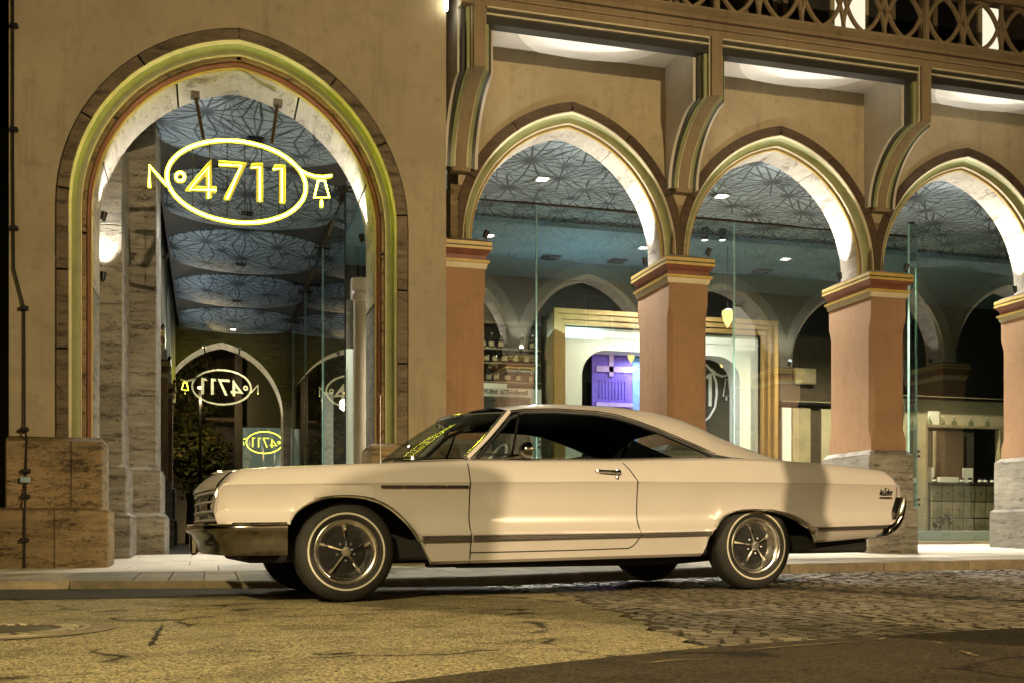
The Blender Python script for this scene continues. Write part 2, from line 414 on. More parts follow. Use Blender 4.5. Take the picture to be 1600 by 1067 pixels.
# ================================================================== GROUND
RA, RBX, RBY = -0.024704, 0.0096714, 0.0007442
def road_plane(x, y): return RA + RBX * x + RBY * y
def Yk(x): return 9.2 + 0.077 * (x - 0.6)
def kerb_pt(px, py):
    t = (px - 800) / FPX; dx, dy, dz = t * cph + sph, cph - t * sph, (YH - py) / FPX
    k = (9.2 - 0.077 * 0.6) / (dy - 0.077 * dx)
    return k * dx, HC + k * dz
KB = [kerb_pt(*p) for p in ((0, 921), (446, 919), (744, 916), (970, 906), (1262, 894), (1600, 888))]
KT = [kerb_pt(*p) for p in ((0, 908), (446, 907), (744, 900), (970, 891), (1262, 880), (1600, 873))]
KB = [(-30, KB[0][1] - .1)] + KB + [(40, KB[-1][1] + .25)]
KT = [(-30, KT[0][1] - .1)] + KT + [(40, KT[-1][1] + .25)]
def zroad(x, y):
    p = road_plane(x, y); yk = Yk(x)
    d = interp(KB, x) - road_plane(x, yk)
    return p + d * sstep((y - (yk - 2.6)) / 2.6)
PA = 0.21 - 0.0073 * 8.944 - 0.036 * 13.06
def zplane(x, y): return PA + 0.0073 * x + 0.036 * min(y, 14.4)
def zpav(x, y):
    yk = Yk(x) + 0.13
    if y >= 12.0: return zplane(x, y)
    return lerp(interp(KT, x), zplane(x, 12.0), min(1, max(0, (y - yk) / (12.0 - yk))))
XBP = [(-5, 1.5), (3.3, 1.82), (3.66, 1.84), (4.4, 1.93), (5.3, 2.13), (6.2, 2.25), (7.0, 2.42), (7.63, 2.455), (8.3, 2.36), (9.4, 2.2)]
def xb(y): return interp(XBP, y) + (.030 * math.sin(y * 9.3) + .022 * math.sin(y * 23.1 + 1) + .012 * math.sin(y * 57)) * (1 if 3 < y < 9.5 else 0)
FP = [(-40, -1.0), (-3, 1.6), (0.3, 2.95), (0.97, 3.28), (1.855, 3.62), (3.3, 3.80), (8, 4.3), (40, 7.0)]
def yfoot(x): return interp(FP, x)

ys = [-60, -30, -12, -5, 0, 1, 2, 2.5] + [3 + .06 * k for k in range(100)] + [9.2]
mb = MB(); rows = []
for y in ys:
    row = []
    for k in range(34):
        u = k / 33; x = xb(y) - 60 * (1 - u) ** 3.2
        yy = y if y < 9 else Yk(x) + .02
        row.append((x, yy, zroad(x, yy)))
    rows.append(row)
mb.grid(rows); struct('road', mb, 'asph', merge=0.0)
# smoother gutter strip of asphalt along the kerb, left of the cobbles
mb = MB(); rows = []
for d in (-1.12, -0.75, -0.4, -0.02):
    row = []
    for k in range(31):
        x = lerp(-8, 2.3, k / 30); y = Yk(x) + d + (0.05 * math.sin(x * 2.1) if d < -1 else 0)
        row.append((x, y, zroad(x, y) + 0.005))
    rows.append(row)
mb.grid(rows); struct('gutter_strip', mb, 'gutter')
# dark footway in the foreground
mb = MB(); rows = []
for v in range(8):
    row = []
    for k in range(60):
        x = -40 + 80 * k / 59 if False else lerp(-12, 14, k / 59)
        y1 = yfoot(x); y = y1 - 0.0 if v == 0 else (y1 - 0.012 if v == 1 else y1 - 0.012 - (v - 1) ** 2 * 0.35)
        row.append((x, y, road_plane(x, y) + (0.002 if v == 0 else 0.024)))
    rows.append(row)
mb.grid(rows); struct('footway', mb, 'asph2')

# cobbled part of the street: joint bed + setts
cob = MB(); rows = []
for y in ys:
    row = []
    for k in range(20):
        u = k / 19; x = xb(y) - 0.03 + 60 * u ** 2.6
        yy = y if y < 9 else Yk(x) + .02
        row.append((x, yy, zroad(x, yy) - 0.034))
    rows.append(row)
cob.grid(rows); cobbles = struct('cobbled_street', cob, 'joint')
def sett_shape(cx, cy, ang, lx, ly, h, tilt, seed):
    rn = random.Random(seed); ca, sa = math.cos(ang), math.sin(ang); vs_ = []
    for (z, k) in ((-0.04, 1.0), (h - 0.009, 0.98), (h, 0.90)):
        for (sx, sy) in ((-1, -1), (1, -1), (1, 1), (-1, 1)):
            px = sx * lx * .5 * k + rn.uniform(-.004, .004); py = sy * ly * .5 * k + rn.uniform(-.004, .004)
            vs_.append((cx + px * ca - py * sa, cy + px * sa + py * ca, z + tilt[0] * px + tilt[1] * py))
    return vs_
SF = [(8, 9, 10, 11)] + [(4 + i, 4 + (i + 1) % 4, 8 + (i + 1) % 4, 8 + i) for i in range(4)] + [(i, (i + 1) % 4, 4 + (i + 1) % 4, 4 + i) for i in range(4)]
setts = []; LX = 1.35
for col in range(0, 8):
    x0 = 1.2 + col * LX
    for row in range(0, 82):
        yb = 3.2 + row * 0.095; s_ = -LX / 2 + (0.055 if row % 2 else 0.0)
        while s_ < LX / 2 - 0.02:
            w = random.uniform(0.078, 0.112)
            u = (s_ + w / 2) / (LX / 2)
            x = x0 + LX / 2 + s_ + w / 2; y = yb + 0.42 * (1 - u * u) + random.uniform(-.008, .008)
            ang = math.atan(-0.42 * 2 * u / (LX / 2)) + random.uniform(-.07, .07)
            s_ += w * math.cos(ang) + 0.011
            if x > xb(y) + 0.04 and yfoot(x) + 0.03 < y < Yk(x) - 0.05 and x < 11.5:
                setts.append((x * sph + y * cph, x, y, ang, w - .004, random.uniform(.076, .084)))
def vis(s):   # inside the picture and not under the car
    xc = s[1] * cph - s[2] * sph; px = 800 + FPX * xc / s[0]
    return 0 < px < 1600
setts = [s for s in setts if vis(s) or random.random() < .5]
setts.sort(key=lambda s: (not vis(s), s[0]))
smeshes = []
for i in range(14):
    m_ = MB(); lx = random.uniform(.078, .106)
    m_.add(sett_shape(0, 0, 0, lx, random.uniform(.076, .084), 0.0, (random.uniform(-.04, .04), random.uniform(-.04, .04)), i), SF)
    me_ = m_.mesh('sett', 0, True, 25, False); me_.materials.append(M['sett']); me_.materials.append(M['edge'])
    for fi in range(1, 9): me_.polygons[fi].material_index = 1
    smeshes.append((lx, me_))
rest = MB()
for i, (d, x, y, ang, lx, ly) in enumerate(setts):
    z = zroad(x, y) + random.uniform(-.002, .003)
    if i < 290:
        slx, sme = random.choice(smeshes); o = put('sett', sme, None, cobbles, loc=(x, y, z)); o.rotation_euler = (0, 0, ang); o.scale = (lx / slx, 1, 1)
    else:
        vs_ = sett_shape(x, y, ang, lx, ly, 0, (random.uniform(-.04, .04), random.uniform(-.04, .04)), i)
        rest.add([(p[0], p[1], p[2] + z) for p in vs_], SF)
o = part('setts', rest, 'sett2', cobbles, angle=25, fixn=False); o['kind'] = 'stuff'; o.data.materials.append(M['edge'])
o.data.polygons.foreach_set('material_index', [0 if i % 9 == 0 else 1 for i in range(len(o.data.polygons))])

# kerb stones
kerb = struct('kerb', MB().grid([[(lerp(-9, 16, k / 50), Yk(lerp(-9, 16, k / 50)) + d, zroad(lerp(-9, 16, k / 50), 9) - .02) for k in range(51)] for d in (0.03, .12)]), 'kerb')
x = -7.0; i = 0
joints = [-7.0, -5.6, -4.2, -2.9, -1.05, 0.98, 2.13, 3.35, 4.45, 5.6, 6.75, 7.86, 9.0, 10.2, 11.4, 13]
for a, b in zip(joints, joints[1:]):
    m_ = MB(); n = 4; top = []; rows = []
    for d, zz in ((0.0, 'b'), (0.003, 't1'), (0.022, 't'), (0.125, 't'), (0.127, 'b')):
        row = []
        for k in range(n + 1):
            x = lerp(a + .004, b - .004, k / n); y = Yk(x) + d; zt = interp(KT, x); zb_ = interp(KB, x) - .05
            row.append((x, y, zb_ if zz == 'b' else (zt - .018 if zz == 't1' else zt)))
        rows.append(row)
    m_.grid(rows)
    for k in (0, n): m_.add([r[k] for r in rows], [(0, 1, 2, 3, 4)])
    part('kerb_stone', m_, 'kerb', kerb, angle=25)

# pavement: bed and slabs
mb = MB(); rows = []
for v in range(24):
    row = []
    for k in range(45):
        x = lerp(-30, 34, k / 44); y = (Yk(x) + 0.12) if v == 0 else lerp(Yk(x) + .12, 14.0, v / 10) if v <= 10 else lerp(14.0, 60, ((v - 10) / 13) ** 2)
        row.append((x, y, zpav(x, y) - 0.014))
    rows.append(row)
mb.grid(rows); pave = struct('pavement', mb, 'joint')
def slab(x0, x1, y0, y1, mat='slab'):
    m_ = MB(); g = 0.0035; v = []
    dz = random.uniform(-.002, .002)
    for k, e in ((-.03, 0), (-0.004, 0), (0.0, .004)):
        for (xx, yy) in ((x0 + g + e, y0 + g + e), (x1 - g - e, y0 + g + e), (x1 - g - e, y1 - g - e), (x0 + g + e, y1 - g - e)):
            xw = xx; yw = yy + 0.077 * (xx - 0.6) if yy < 11.0 else yy
            v.append((xw, yw, zpav(xw, yw) + k + dz))
    m_.add(v, SF); part('paving_slab', m_, mat, pave, angle=25)
random.seed(5)
x = -2.6
while x < 13:
    w = 0.285; y = 9.335; first = True
    while y < 10.95:
        l = random.choice((0.55, 0.8, 0.8, 1.1)) * (0.5 if first and random.random() < .4 else 1); first = False
        y1 = min(y + l, 10.95)
        if y1 > 10.75: y1 = 10.95
        slab(x, x + w, y, y1); y = y1
    x += w
y = 11.95
for row, (ya, yb_) in enumerate(((12.15, 12.95), (12.95, 13.75), (13.75, 14.6), (14.6, 15.5), (15.5, 16.4), (16.4, 17.3))):
    x = -2.6 + (row % 2) * .6
    while x < 15:
        if not (x < -.7 and ya > 14.5): slab(x, x + 1.2, ya, yb_, 'litslab')
        x += 1.2
# strip between the two paving fields (follows the kerb's slant)
x = -2.6
while x < 13:
    m_ = MB(); v = []
    for k, e in ((-.03, 0), (-.004, 0), (0, .004)):
        for (xx, f_) in ((x + .004 + e, 0), (x + .896 - e, 0), (x + .896 - e, 1), (x + .004 + e, 1)):
            yy = lerp(10.955 + .077 * (xx - .6) + e, 12.146 - e, f_)
            v.append((xx, yy, zpav(xx, yy) + k))
    m_.add(v, SF); part('paving_slab', m_, 'litslab', pave, angle=25); x += .9

# manhole cover
def ghit(px, py):
    t = (px - 800) / FPX; d = Vector((t * cph + sph, cph - t * sph, (YH - py) / FPX)); k = (RA - HC) / (d.z - RBX * d.x - RBY * d.y); return k * d.x, k * d.y
mx, my = ghit(25, 985); e1 = ghit(148, 981)
mx = e1[0] - .42; my = e1[1]
mz = zroad(mx, my)
mh = thing('manhole_cover', 'round iron manhole cover with a slotted ring set in the asphalt', 'manhole cover', (mx, my, mz))
ci = lambda a, b, h: (mx + a, my + b, mz + h + RBX * a)
m_ = MB().lathe([(.405, -.02), (.405, .010), (.385, .012), (.37, .010), (.37, -.02)], ci, 48); part('iron_frame', m_, 'rim', mh)
m_ = MB().lathe([(0.0001, .006), (.24, .006), (.25, .003), (.26, .006), (.362, .006), (.366, -.02)], ci, 48); part('lid', m_, 'iron', mh)
m_ = MB()
for k in range(28):
    a = 2 * math.pi * k / 28; ca, sa = math.cos(a), math.sin(a)
    p = [(.275, -.018), (.35, -.022), (.35, .022), (.275, .018)]
    m_.prism([(u * ca - w * sa, u * sa + w * ca) for u, w in p], .0062, .0125, lambda u, w, h: ci(u, w, h))
o = part('tread_block', m_, 'rim', mh)
o['kind'] = 'stuff'
# worn paint remains on the footway, dark tar cracks in the carriageway
def ribbon(nm, pix, w, dz, mat, foot=False, seed=1):
    rn = random.Random(seed); P = [ghit(*p) for p in pix]; pts = []
    for (ax, ay), (bx, by) in zip(P, P[1:]):
        n = max(2, int(math.hypot(bx - ax, by - ay) / .03))
        pts += [(lerp(ax, bx, k / n) + rn.uniform(-.008, .008), lerp(ay, by, k / n) + rn.uniform(-.008, .008)) for k in range(n)]
    pts.append(P[-1]); rows = [[], []]
    for i, (x, y) in enumerate(pts):
        a, b = pts[max(i - 1, 0)], pts[min(i + 1, len(pts) - 1)]; dx, dy = b[0] - a[0], b[1] - a[1]; l = math.hypot(dx, dy) or 1
        ww = w * rn.uniform(.25, 1.0) * min(1, 4 * i / len(pts) + .1, 4 * (len(pts) - 1 - i) / len(pts) + .1)
        for r, s_ in zip(rows, (-1, 1)):
            q = (x - dy / l * ww * s_, y + dx / l * ww * s_); r.append((q[0], q[1], (road_plane(*q) + .028 if foot else zroad(*q) + dz)))
    struct(nm, MB().grid(rows), mat, smooth=False)
worn = plain('worn_road_paint', (.20, .145, .075), .8, var=.4, scale=20, bump=0)
for i, p in enumerate(([(1158, 1027), (1216, 1022), (1280, 1017), (1344, 1012)], [(1366, 1011), (1386, 1006)], [(1455, 1012), (1473, 1017)], [(1500, 1028), (1531, 1038)], [(1010, 1048), (1060, 1043), (1110, 1042)])): ribbon('worn_paint_line', p, .011, 0, worn, True, i)
for i, (p, w) in enumerate((([(254, 976), (248, 988), (241, 1000), (231, 1010), (205, 1009), (176, 1010)], .016), ([(228, 972), (262, 968), (300, 966), (345, 962)], .020), ([(420, 962), (470, 964), (520, 961), (600, 958)], .012), ([(360, 1016), (410, 1018), (452, 1019)], .010), ([(485, 1022), (512, 1023), (560, 1020)], .018), ([(700, 1002), (780, 1006), (850, 1000)], .009), ([(640, 945), (760, 950), (850, 946)], .010))): ribbon('tar_crack', p, w, .004, 'under', False, i + 20)
# concrete apron round the manhole and the crack beside it
m_ = MB().lathe([(.40, .004), (.52, .0045)], ci, 40); struct('mortar_ring', m_, 'kerb')

# ================================================================== ARCH HELPERS
def smooth_half(half, n=22):
    """half: [(hw, z)...] from springing to apex -> denser list"""
    P = [(half[0][0], half[0][1] - (half[1][1] - half[0][1]))] + list(half)
    P.append((2 * half[-1][0] - half[-2][0], half[-1][1] + (half[-1][1] - half[-2][1]) * .6))
    out = []; segs = len(half) - 1; per = max(2, n // segs)
    for i in range(segs):
        p0, p1, p2, p3 = P[i], P[i + 1], P[i + 2], P[i + 3]
        for k in range(per):
            t = k / per
            out.append(tuple(0.5 * (2 * b + (c - a) * t + (2 * a - 5 * b + 4 * c - d) * t * t + (3 * b - a - 3 * c + d) * t ** 3) for a, b, c, d in zip(p0, p1, p2, p3)))
    out.append(tuple(half[-1])); return out
def arc_half(a, z0, zt, n=20):
    """half of a two-centred pointed arch"""
    h = zt - z0; e = (h * h - a * a) / (2 * a); r = a + e; t1 = math.atan2(h, e)
    return [(-e + r * math.cos(t1 * k / n), z0 + r * math.sin(t1 * k / n)) for k in range(n)] + [(0.0, zt)]
def full_path(half, cx, zb=None, jn=4):
    h = list(half); L_ = []
    if zb is not None and zb < h[0][1] - .01:
        L_ = [(cx - h[0][0], lerp(zb, h[0][1], k / jn)) for k in range(jn)]
    L_ += [(cx - a, z) for a, z in h]
    Rr = [(2 * cx - x, z) for x, z in L_[:-1]][::-1]
    return L_ + Rr
def offset(path, d):
    out = []; n = len(path)
    for i, (x, z) in enumerate(path):
        def nrm(a, b):
            tx, tz = b[0] - a[0], b[1] - a[1]; l = math.hypot(tx, tz) or 1; return (tz / l, -tx / l)
        n1 = nrm(path[i - 1], path[i]) if i > 0 else None; n2 = nrm(path[i], path[i + 1]) if i < n - 1 else None
        a = n1 or n2; b = n2 or n1
        m = (a[0] + b[0], a[1] + b[1]); l = math.hypot(*m); m = (m[0] / l, m[1] / l)
        k = d / max(.35, m[0] * a[0] + m[1] * a[1])
        out.append((x + m[0] * k, z + m[1] * k))
    return out
def sub(path, f0, f1, n=None):
    L_ = [0]
    for a, b in zip(path, path[1:]): L_.append(L_[-1] + math.hypot(b[0] - a[0], b[1] - a[1]))
    T_ = L_[-1]; s0, s1 = f0 * T_, f1 * T_
    def at(s):
        for i in range(len(path) - 1):
            if s <= L_[i + 1] + 1e-9:
                t = (s - L_[i]) / max(1e-9, L_[i + 1] - L_[i]); return (lerp(path[i][0], path[i + 1][0], t), lerp(path[i][1], path[i + 1][1], t))
        return path[-1]
    mid = [path[i] for i in range(len(path)) if s0 + 1e-4 < L_[i] < s1 - 1e-4]
    return [at(s0)] + mid + [at(s1)]
IDT = lambda x, y, z: (x, y, z)
def strip(path, prof, T=IDT, clampx=None):
    """sweep the profile [(d, y)...] along the arch path; d is measured inwards"""
    rows = []
    for d, y in prof:
        o = offset(path, d) if abs(d) > 1e-6 else path
        rows.append([T(min(max(x, clampx[0]), clampx[1]) if clampx else x, y, z) for x, z in o])
    return MB().grid(rows)
def block(path, d0, d1, yf, yb, T=IDT, clampx=None, ch=0.006):
    """an arch stone between offsets d0 and d1 with its own ends"""
    rows = []
    for d, y in ((d0, yb), (d0, yf + ch), (d0 + ch, yf), (d1 - ch, yf), (d1, yf + ch), (d1, yb)):
        o = offset(path, d)
        rows.append([T(min(max(x, clampx[0]), clampx[1]) if clampx else x, y, z) for x, z in o])
    m_ = MB().grid(rows)
    m_.add([r[0] for r in rows], [tuple(range(6))]); m_.add([r[-1] for r in rows], [tuple(range(6))[::-1]])
    return m_
def wall_over(path, x0, x1, zt, y, T=IDT, zb=None):
    """flat wall with an arch hole: columns above the path plus the two sides"""
    m_ = MB(); n = len(path)
    m_.grid([[T(x, y, z) for x, z in path], [T(x, y, zt) for x, z in path]])
    if zb is not None:
        m_.quad(T(x0, y, zb), T(path[0][0], y, zb), T(path[0][0], y, zt), T(x0, y, zt))
        m_.quad(T(path[-1][0], y, zb), T(x1, y, zb), T(x1, y, zt), T(path[-1][0], y, zt))
    return m_

# ================================================================== CORNER BUILDING (left)
YL = 12.2; LCX = 0.33
cb = thing('corner_building', 'ochre plastered corner building with tall stone framed arch and travertine base', 'building', (0.3, 12.6, 0.1))
HALF_L = arc_half(1.885, 3.93, 6.02)
ZB_L = W(120, 685, YL).z
pL = full_path(HALF_L, LCX, ZB_L, 6)
XL0, XL1 = XA(14, YL), XA(697, YL)
def wall_left():
    m_ = MB(); zt = 9.4; path = pL
    ap = max(range(len(path)), key=lambda i: path[i][1])
    # columns only above the jambs
    lo = [p for p in path if p[1] >= 3.9299]
    m_.grid([[(x, YL, z) for x, z in lo], [(x, YL, zt) for x, z in lo]])
    zs = [0.05, 1.4, 3.93, zt]
    for xa, xb_ in ((XL0, lo[0][0]), (lo[-1][0], XL1)):
        for za, zb_ in zip(zs, zs[1:]): m_.quad((xa, YL, za), (xb_, YL, za), (xb_, YL, zb_), (xa, YL, zb_))
    m_.quad((XL0, YL, 0.05), (XL0, 14.6, 0.05), (XL0, 14.6, zt), (XL0, YL, zt))
    m_.quad((XL1, YL, 0.05), (XL1, 13.5, 0.05), (XL1, 13.5, zt), (XL1, YL, zt))
    m_.quad((XL0, YL, zt), (XL1, YL, zt), (XL1, 14, zt), (XL0, 14, zt))
    return m_
part('wall', wall_left(), 'plaster', cb, smooth=False)
# stone frame round the arch, stone by stone
frac = [0, .085, .16, .238, .315, .395, .5]
for f0, f1 in list(zip(frac, frac[1:])) + [(1 - b, 1 - a) for a, b in zip(frac, frac[1:])]:
    e = .0009
    part('arch_stone', block(sub(pL, f0 + e, f1 - e), .012, .135, YL - .022, YL + .1), 'travd', cb)
part('pale_bead', strip(pL, [(.135, YL - .01), (.142, YL + .004), (.152, YL + .012), (.16, YL + .035)]), 'cream', cb)
part('green_cove', strip(pL, [(.16, YL + .035), (.168, YL + .08), (.188, YL + .112), (.215, YL + .13), (.235, YL + .133)]), 'green', cb)
part('cream_fillet', strip(pL, [(.235, YL + .133), (.24, YL + .12), (.248, YL + .125), (.25, YL + .16)]), 'cream', cb)
for f0, f1 in ((0, .2), (.2, .335), (.335, .5), (.5, .665), (.665, .8), (.8, 1)):
    part('inner_arch_stone', strip(sub(pL, f0 + .0012, f1 - .0012), [(.25, YL + .16), (.253, YL + .152), (.289, YL + .152), (.292, YL + .20)]), 'trav', cb)
part('red_roll', strip(pL, [(.292, YL + .20), (.296, YL + .185), (.305, YL + .178), (.316, YL + .185), (.324, YL + .21), (.328, YL + .25)]), 'red', cb)
part('yellow_fillet', strip(pL, [(.328, YL + .25), (.332, YL + .243), (.342, YL + .25), (.345, YL + .30)]), 'yellow', cb)
YS = YL + .30
for f0, f1 in ((0, .15), (.15, .285), (.285, .42), (.42, .58), (.58, .715), (.715, .85), (.85, 1)):
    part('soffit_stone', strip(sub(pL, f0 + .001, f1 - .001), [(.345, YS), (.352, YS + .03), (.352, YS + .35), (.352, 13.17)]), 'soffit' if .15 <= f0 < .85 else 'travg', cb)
pin = offset(pL, .352)
m_ = wall_over([p for p in pin if p[1] > 3.4], -3, 3, 9.4, 13.17)
m_.quad((2.64, 13.17, 0), (pin[-1][0], 13.17, 0), (pin[-1][0], 13.17, 9.4), (2.64, 13.17, 9.4))
m_.quad((XL0 + .03, 13.17, 0), (pin[0][0], 13.17, 0), (pin[0][0], 13.17, 9.4), (XL0 + .03, 13.17, 9.4))
part('rear_wall', m_, 'plaster', cb, smooth=False)
# travertine base blocks
def base_block(x0, x1, yf, yb, z0, z1, mat='trav', chs=.012, name='base_stone', par=None):
    return part(name, MB().box(x0, x1, yf, yb, z0, z1, chs), mat, par or cb, angle=25)
yb1, yb2 = 11.98, 11.90
def Zp(px, py, Y): return W(px, py, Y).z
zt1 = Zp(100, 689, yb1); zm = Zp(100, 796, yb2); zg = 0.03
xr1, xr2 = XA(160, yb1), XA(169.5, yb2)
cuts = [(-3.2, XA(8, yb1)), (XA(8, yb1), XA(110, yb1)), (XA(110, yb1), xr1)]
for a, b in cuts[1:]: base_block(a + .002, b - .002, yb1, 12.6, zm + .012, zt1)
for a, b in ((-2.35, XA(84, yb2)), (XA(84, yb2), xr2)): base_block(a + .002, b - .002, yb2, 12.66, zg, zm)
part('base_weathering', MB().frustum((XA(8, yb1), xr1, yb1 + .004, 12.6), (XL0, xr1 - .03, YL - .03, 12.6), zt1, zt1 + .06), 'trav', cb, angle=20)
part('base_weathering', MB().frustum((-2.35, xr2, yb2 + .004, 12.6), (-2.2, xr1 + .01, yb1 + .002, 12.6), zm, zm + .022), 'trav', cb, angle=20)
# jamb return behind the base, grey stone
base_block(XA(160, yb1) - .25, XA(163, 12.62), 12.6, 13.15, zg, zt1 + .05, 'travg')
# right base
xa1 = XA(579, yb1); zr1 = Zp(600, 697, yb1)
base_block(xa1, XA(640, yb1), yb1, 12.7, zm + .2, zr1); base_block(XA(640, yb1) + .004, XL1 + .12, yb1, 12.7, zm + .2, zr1)
base_block(xa1 - .07, XL1 + .2, yb2, 12.8, zg + .02, zm + .196)
part('base_weathering', MB().frustum((xa1, XL1 + .12, yb1 + .004, 12.6), (xa1 + .05, XL1 + .1, YL - .03, 12.6), zr1, zr1 + .05), 'trav', cb, angle=20)
# inner piers behind the left jamb (grey travertine, two stage bases)
def inner_pier(pxl, pxr, yf, yb, pb, tops, zt, widen):
    x0, x1 = XA(pxl, yf), XA(pxr, yf)
    zs = [zplane(x0, yf)] + [Zp(pxl, t, yf - w) for t, w in zip(tops, (widen * 2, widen))]
    base_block(x0 - .3, x1 + widen * 2, yf - widen * 2, yb, zs[0] - .03, zs[1], 'travg')
    base_block(x0 - .3, x1 + widen, yf - widen, yb, zs[1] + .004, zs[2], 'travg')
    part('base_weathering', MB().frustum((x0 - .3, x1 + widen, yf - widen + .003, yb), (x0 - .3, x1 + .005, yf, yb), zs[2], zs[2] + .05), 'travg', cb, angle=20)
    part('base_weathering', MB().frustum((x0 - .3, x1 + widen * 2, yf - 2 * widen + .003, yb), (x0 - .3, x1 + widen, yf - widen, yb), zs[1], zs[1] + .05), 'travg', cb, angle=20)
    z = zs[2] + .03; hs = (.95, .98, .95, .8, 1.0, 1.2)
    for h in hs:
        base_block(x0 - .3, x1, yf, yb, z + .002, min(z + h, zt) - .002, 'travg', .008, 'pier_stone'); z += h
        if z > zt - .1: break
inner_pier(150, 191, 13.72, 14.9, 870, (806, 729), 5.3, .05)
inner_pier(188, 244, 14.95, 16.4, 868, (806, 733), 6.0, .06)

# lightning conductor
xw = XA(22, YL); cab = thing('lightning_conductor', 'thin black lightning conductor cable clipped down the left wall edge', 'cable', (xw, YL - .05, .2))
pts = [W(20.5, -10, YL - .05), W(20.5, 250, YL - .05), W(22, 420, YL - .05), W(38, 482, YL - .05), W(38.5, 668, YL - .06), W(41.5, 684, YL - .22), W(40, 742, yb1 - .03), W(38.5, 800, yb2 - .03), W(38, 887, yb2 - .03)]
part('wire', MB().tube(pts, .0105, 6), 'black', cab)
for px, py, yy in ((22, 41, YL), (22, 203, YL), (22, 357, YL), (38, 482, YL), (38.5, 670, YL - .02), (41, 735, yb1), (40, 775, yb1), (38.5, 843, yb2)):
    p = W(px, py, yy - .035); part('clamp', MB().box(p.x - .04, p.x + .04, yy - .075, yy, p.z - .02, p.z + .02, .006), 'black', cab)
p = W(40, 749, yb1 - .03); part('test_tag', MB().box(p.x - .05, p.x + .045, yb1 - .06, yb1 - .03, p.z - .03, p.z + .03, .006), plain('pale_tag', (.3, .42, .45), .5, bump=0), cab)
# antenna like bare rod on the right base is the car's aerial (built with the car)
# ================================================================== ARCADE BUILDING (right)
YA_, BAY = 13.06, 3.0
HALF_A = [(1.295, 4.03)] + arc_half(1.295, 4.14, 5.715)
ab = thing('arcade_building', 'ochre arcade building with salmon piers, pointed arches and a balcony above', 'building', (7.5, 13.4, 0.2))
ZTOP = 6.58
def arcade(T, xs, par, bay=BAY, y0=YA_, thick=.66, ztop=ZTOP, detail=True, wallmat='plaster2'):
    hs = bay / 3.0
    for cx in xs:
        half = [(a * hs, z) for a, z in HALF_A]
        pin = full_path(half, cx); cl = (cx - bay / 2, cx + bay / 2)
        out = offset(pin, -.275)
        clipped = [(min(max(x, cl[0]), cl[1]), z) for x, z in out]
        part('spandrel_wall', wall_over(clipped, 0, 0, ztop + .3, y0, T), wallmat, par, smooth=False)
        part('rear_spandrel', wall_over(clipped, 0, 0, ztop + .3, y0 + thick, T), wallmat, par, smooth=False)
        if detail:
            fr = [0, .17, .34, .5]
            for f0, f1 in list(zip(fr, fr[1:])) + [(1 - b, 1 - a) for a, b in zip(fr, fr[1:])]:
                part('arch_stone', block(sub(out, f0 + .0012, f1 - .0012), 0, .125, y0 - .02, y0 + .08, T, cl), 'stoneband', par)
            part('cream_bead', strip(out, [(.125, y0 - .012), (.13, y0 - .012), (.142, y0 + .004), (.148, y0 + .02)], T), 'cream', par)
            part('green_cove', strip(out, [(.148, y0 + .02), (.155, y0 + .06), (.175, y0 + .085), (.205, y0 + .10), (.225, y0 + .103)], T), 'green', par)
            part('white_bead', strip(out, [(.225, y0 + .103), (.228, y0 + .092), (.236, y0 + .094), (.24, y0 + .115)], T), 'cream', par)
            part('brown_hollow', strip(out, [(.24, y0 + .115), (.244, y0 + .14), (.258, y0 + .148)], T), 'beam', par)
            part('yellow_arris', strip(out, [(.258, y0 + .148), (.262, y0 + .138), (.270, y0 + .142), (.275, y0 + .16)], T), 'yellow', par)
        fr = (0, .2, .36, .5, .64, .8, 1) if detail else (0, .5, 1)
        for f0, f1 in zip(fr, fr[1:]):
            e = .0008
            part('soffit_stone', strip(sub(pin, f0 + e, f1 - e), [(0, y0 + .16), (.003, y0 + .165), (.003, y0 + thick - .1)], T), 'soffit', par)
        part('rear_arris', strip(pin, [(.003, y0 + thick - .1), (-.02, y0 + thick - .07), (-.06, y0 + thick - .05), (-.07, y0 + thick - .02), (-.275, y0 + thick + .003)], T), 'cream', par)

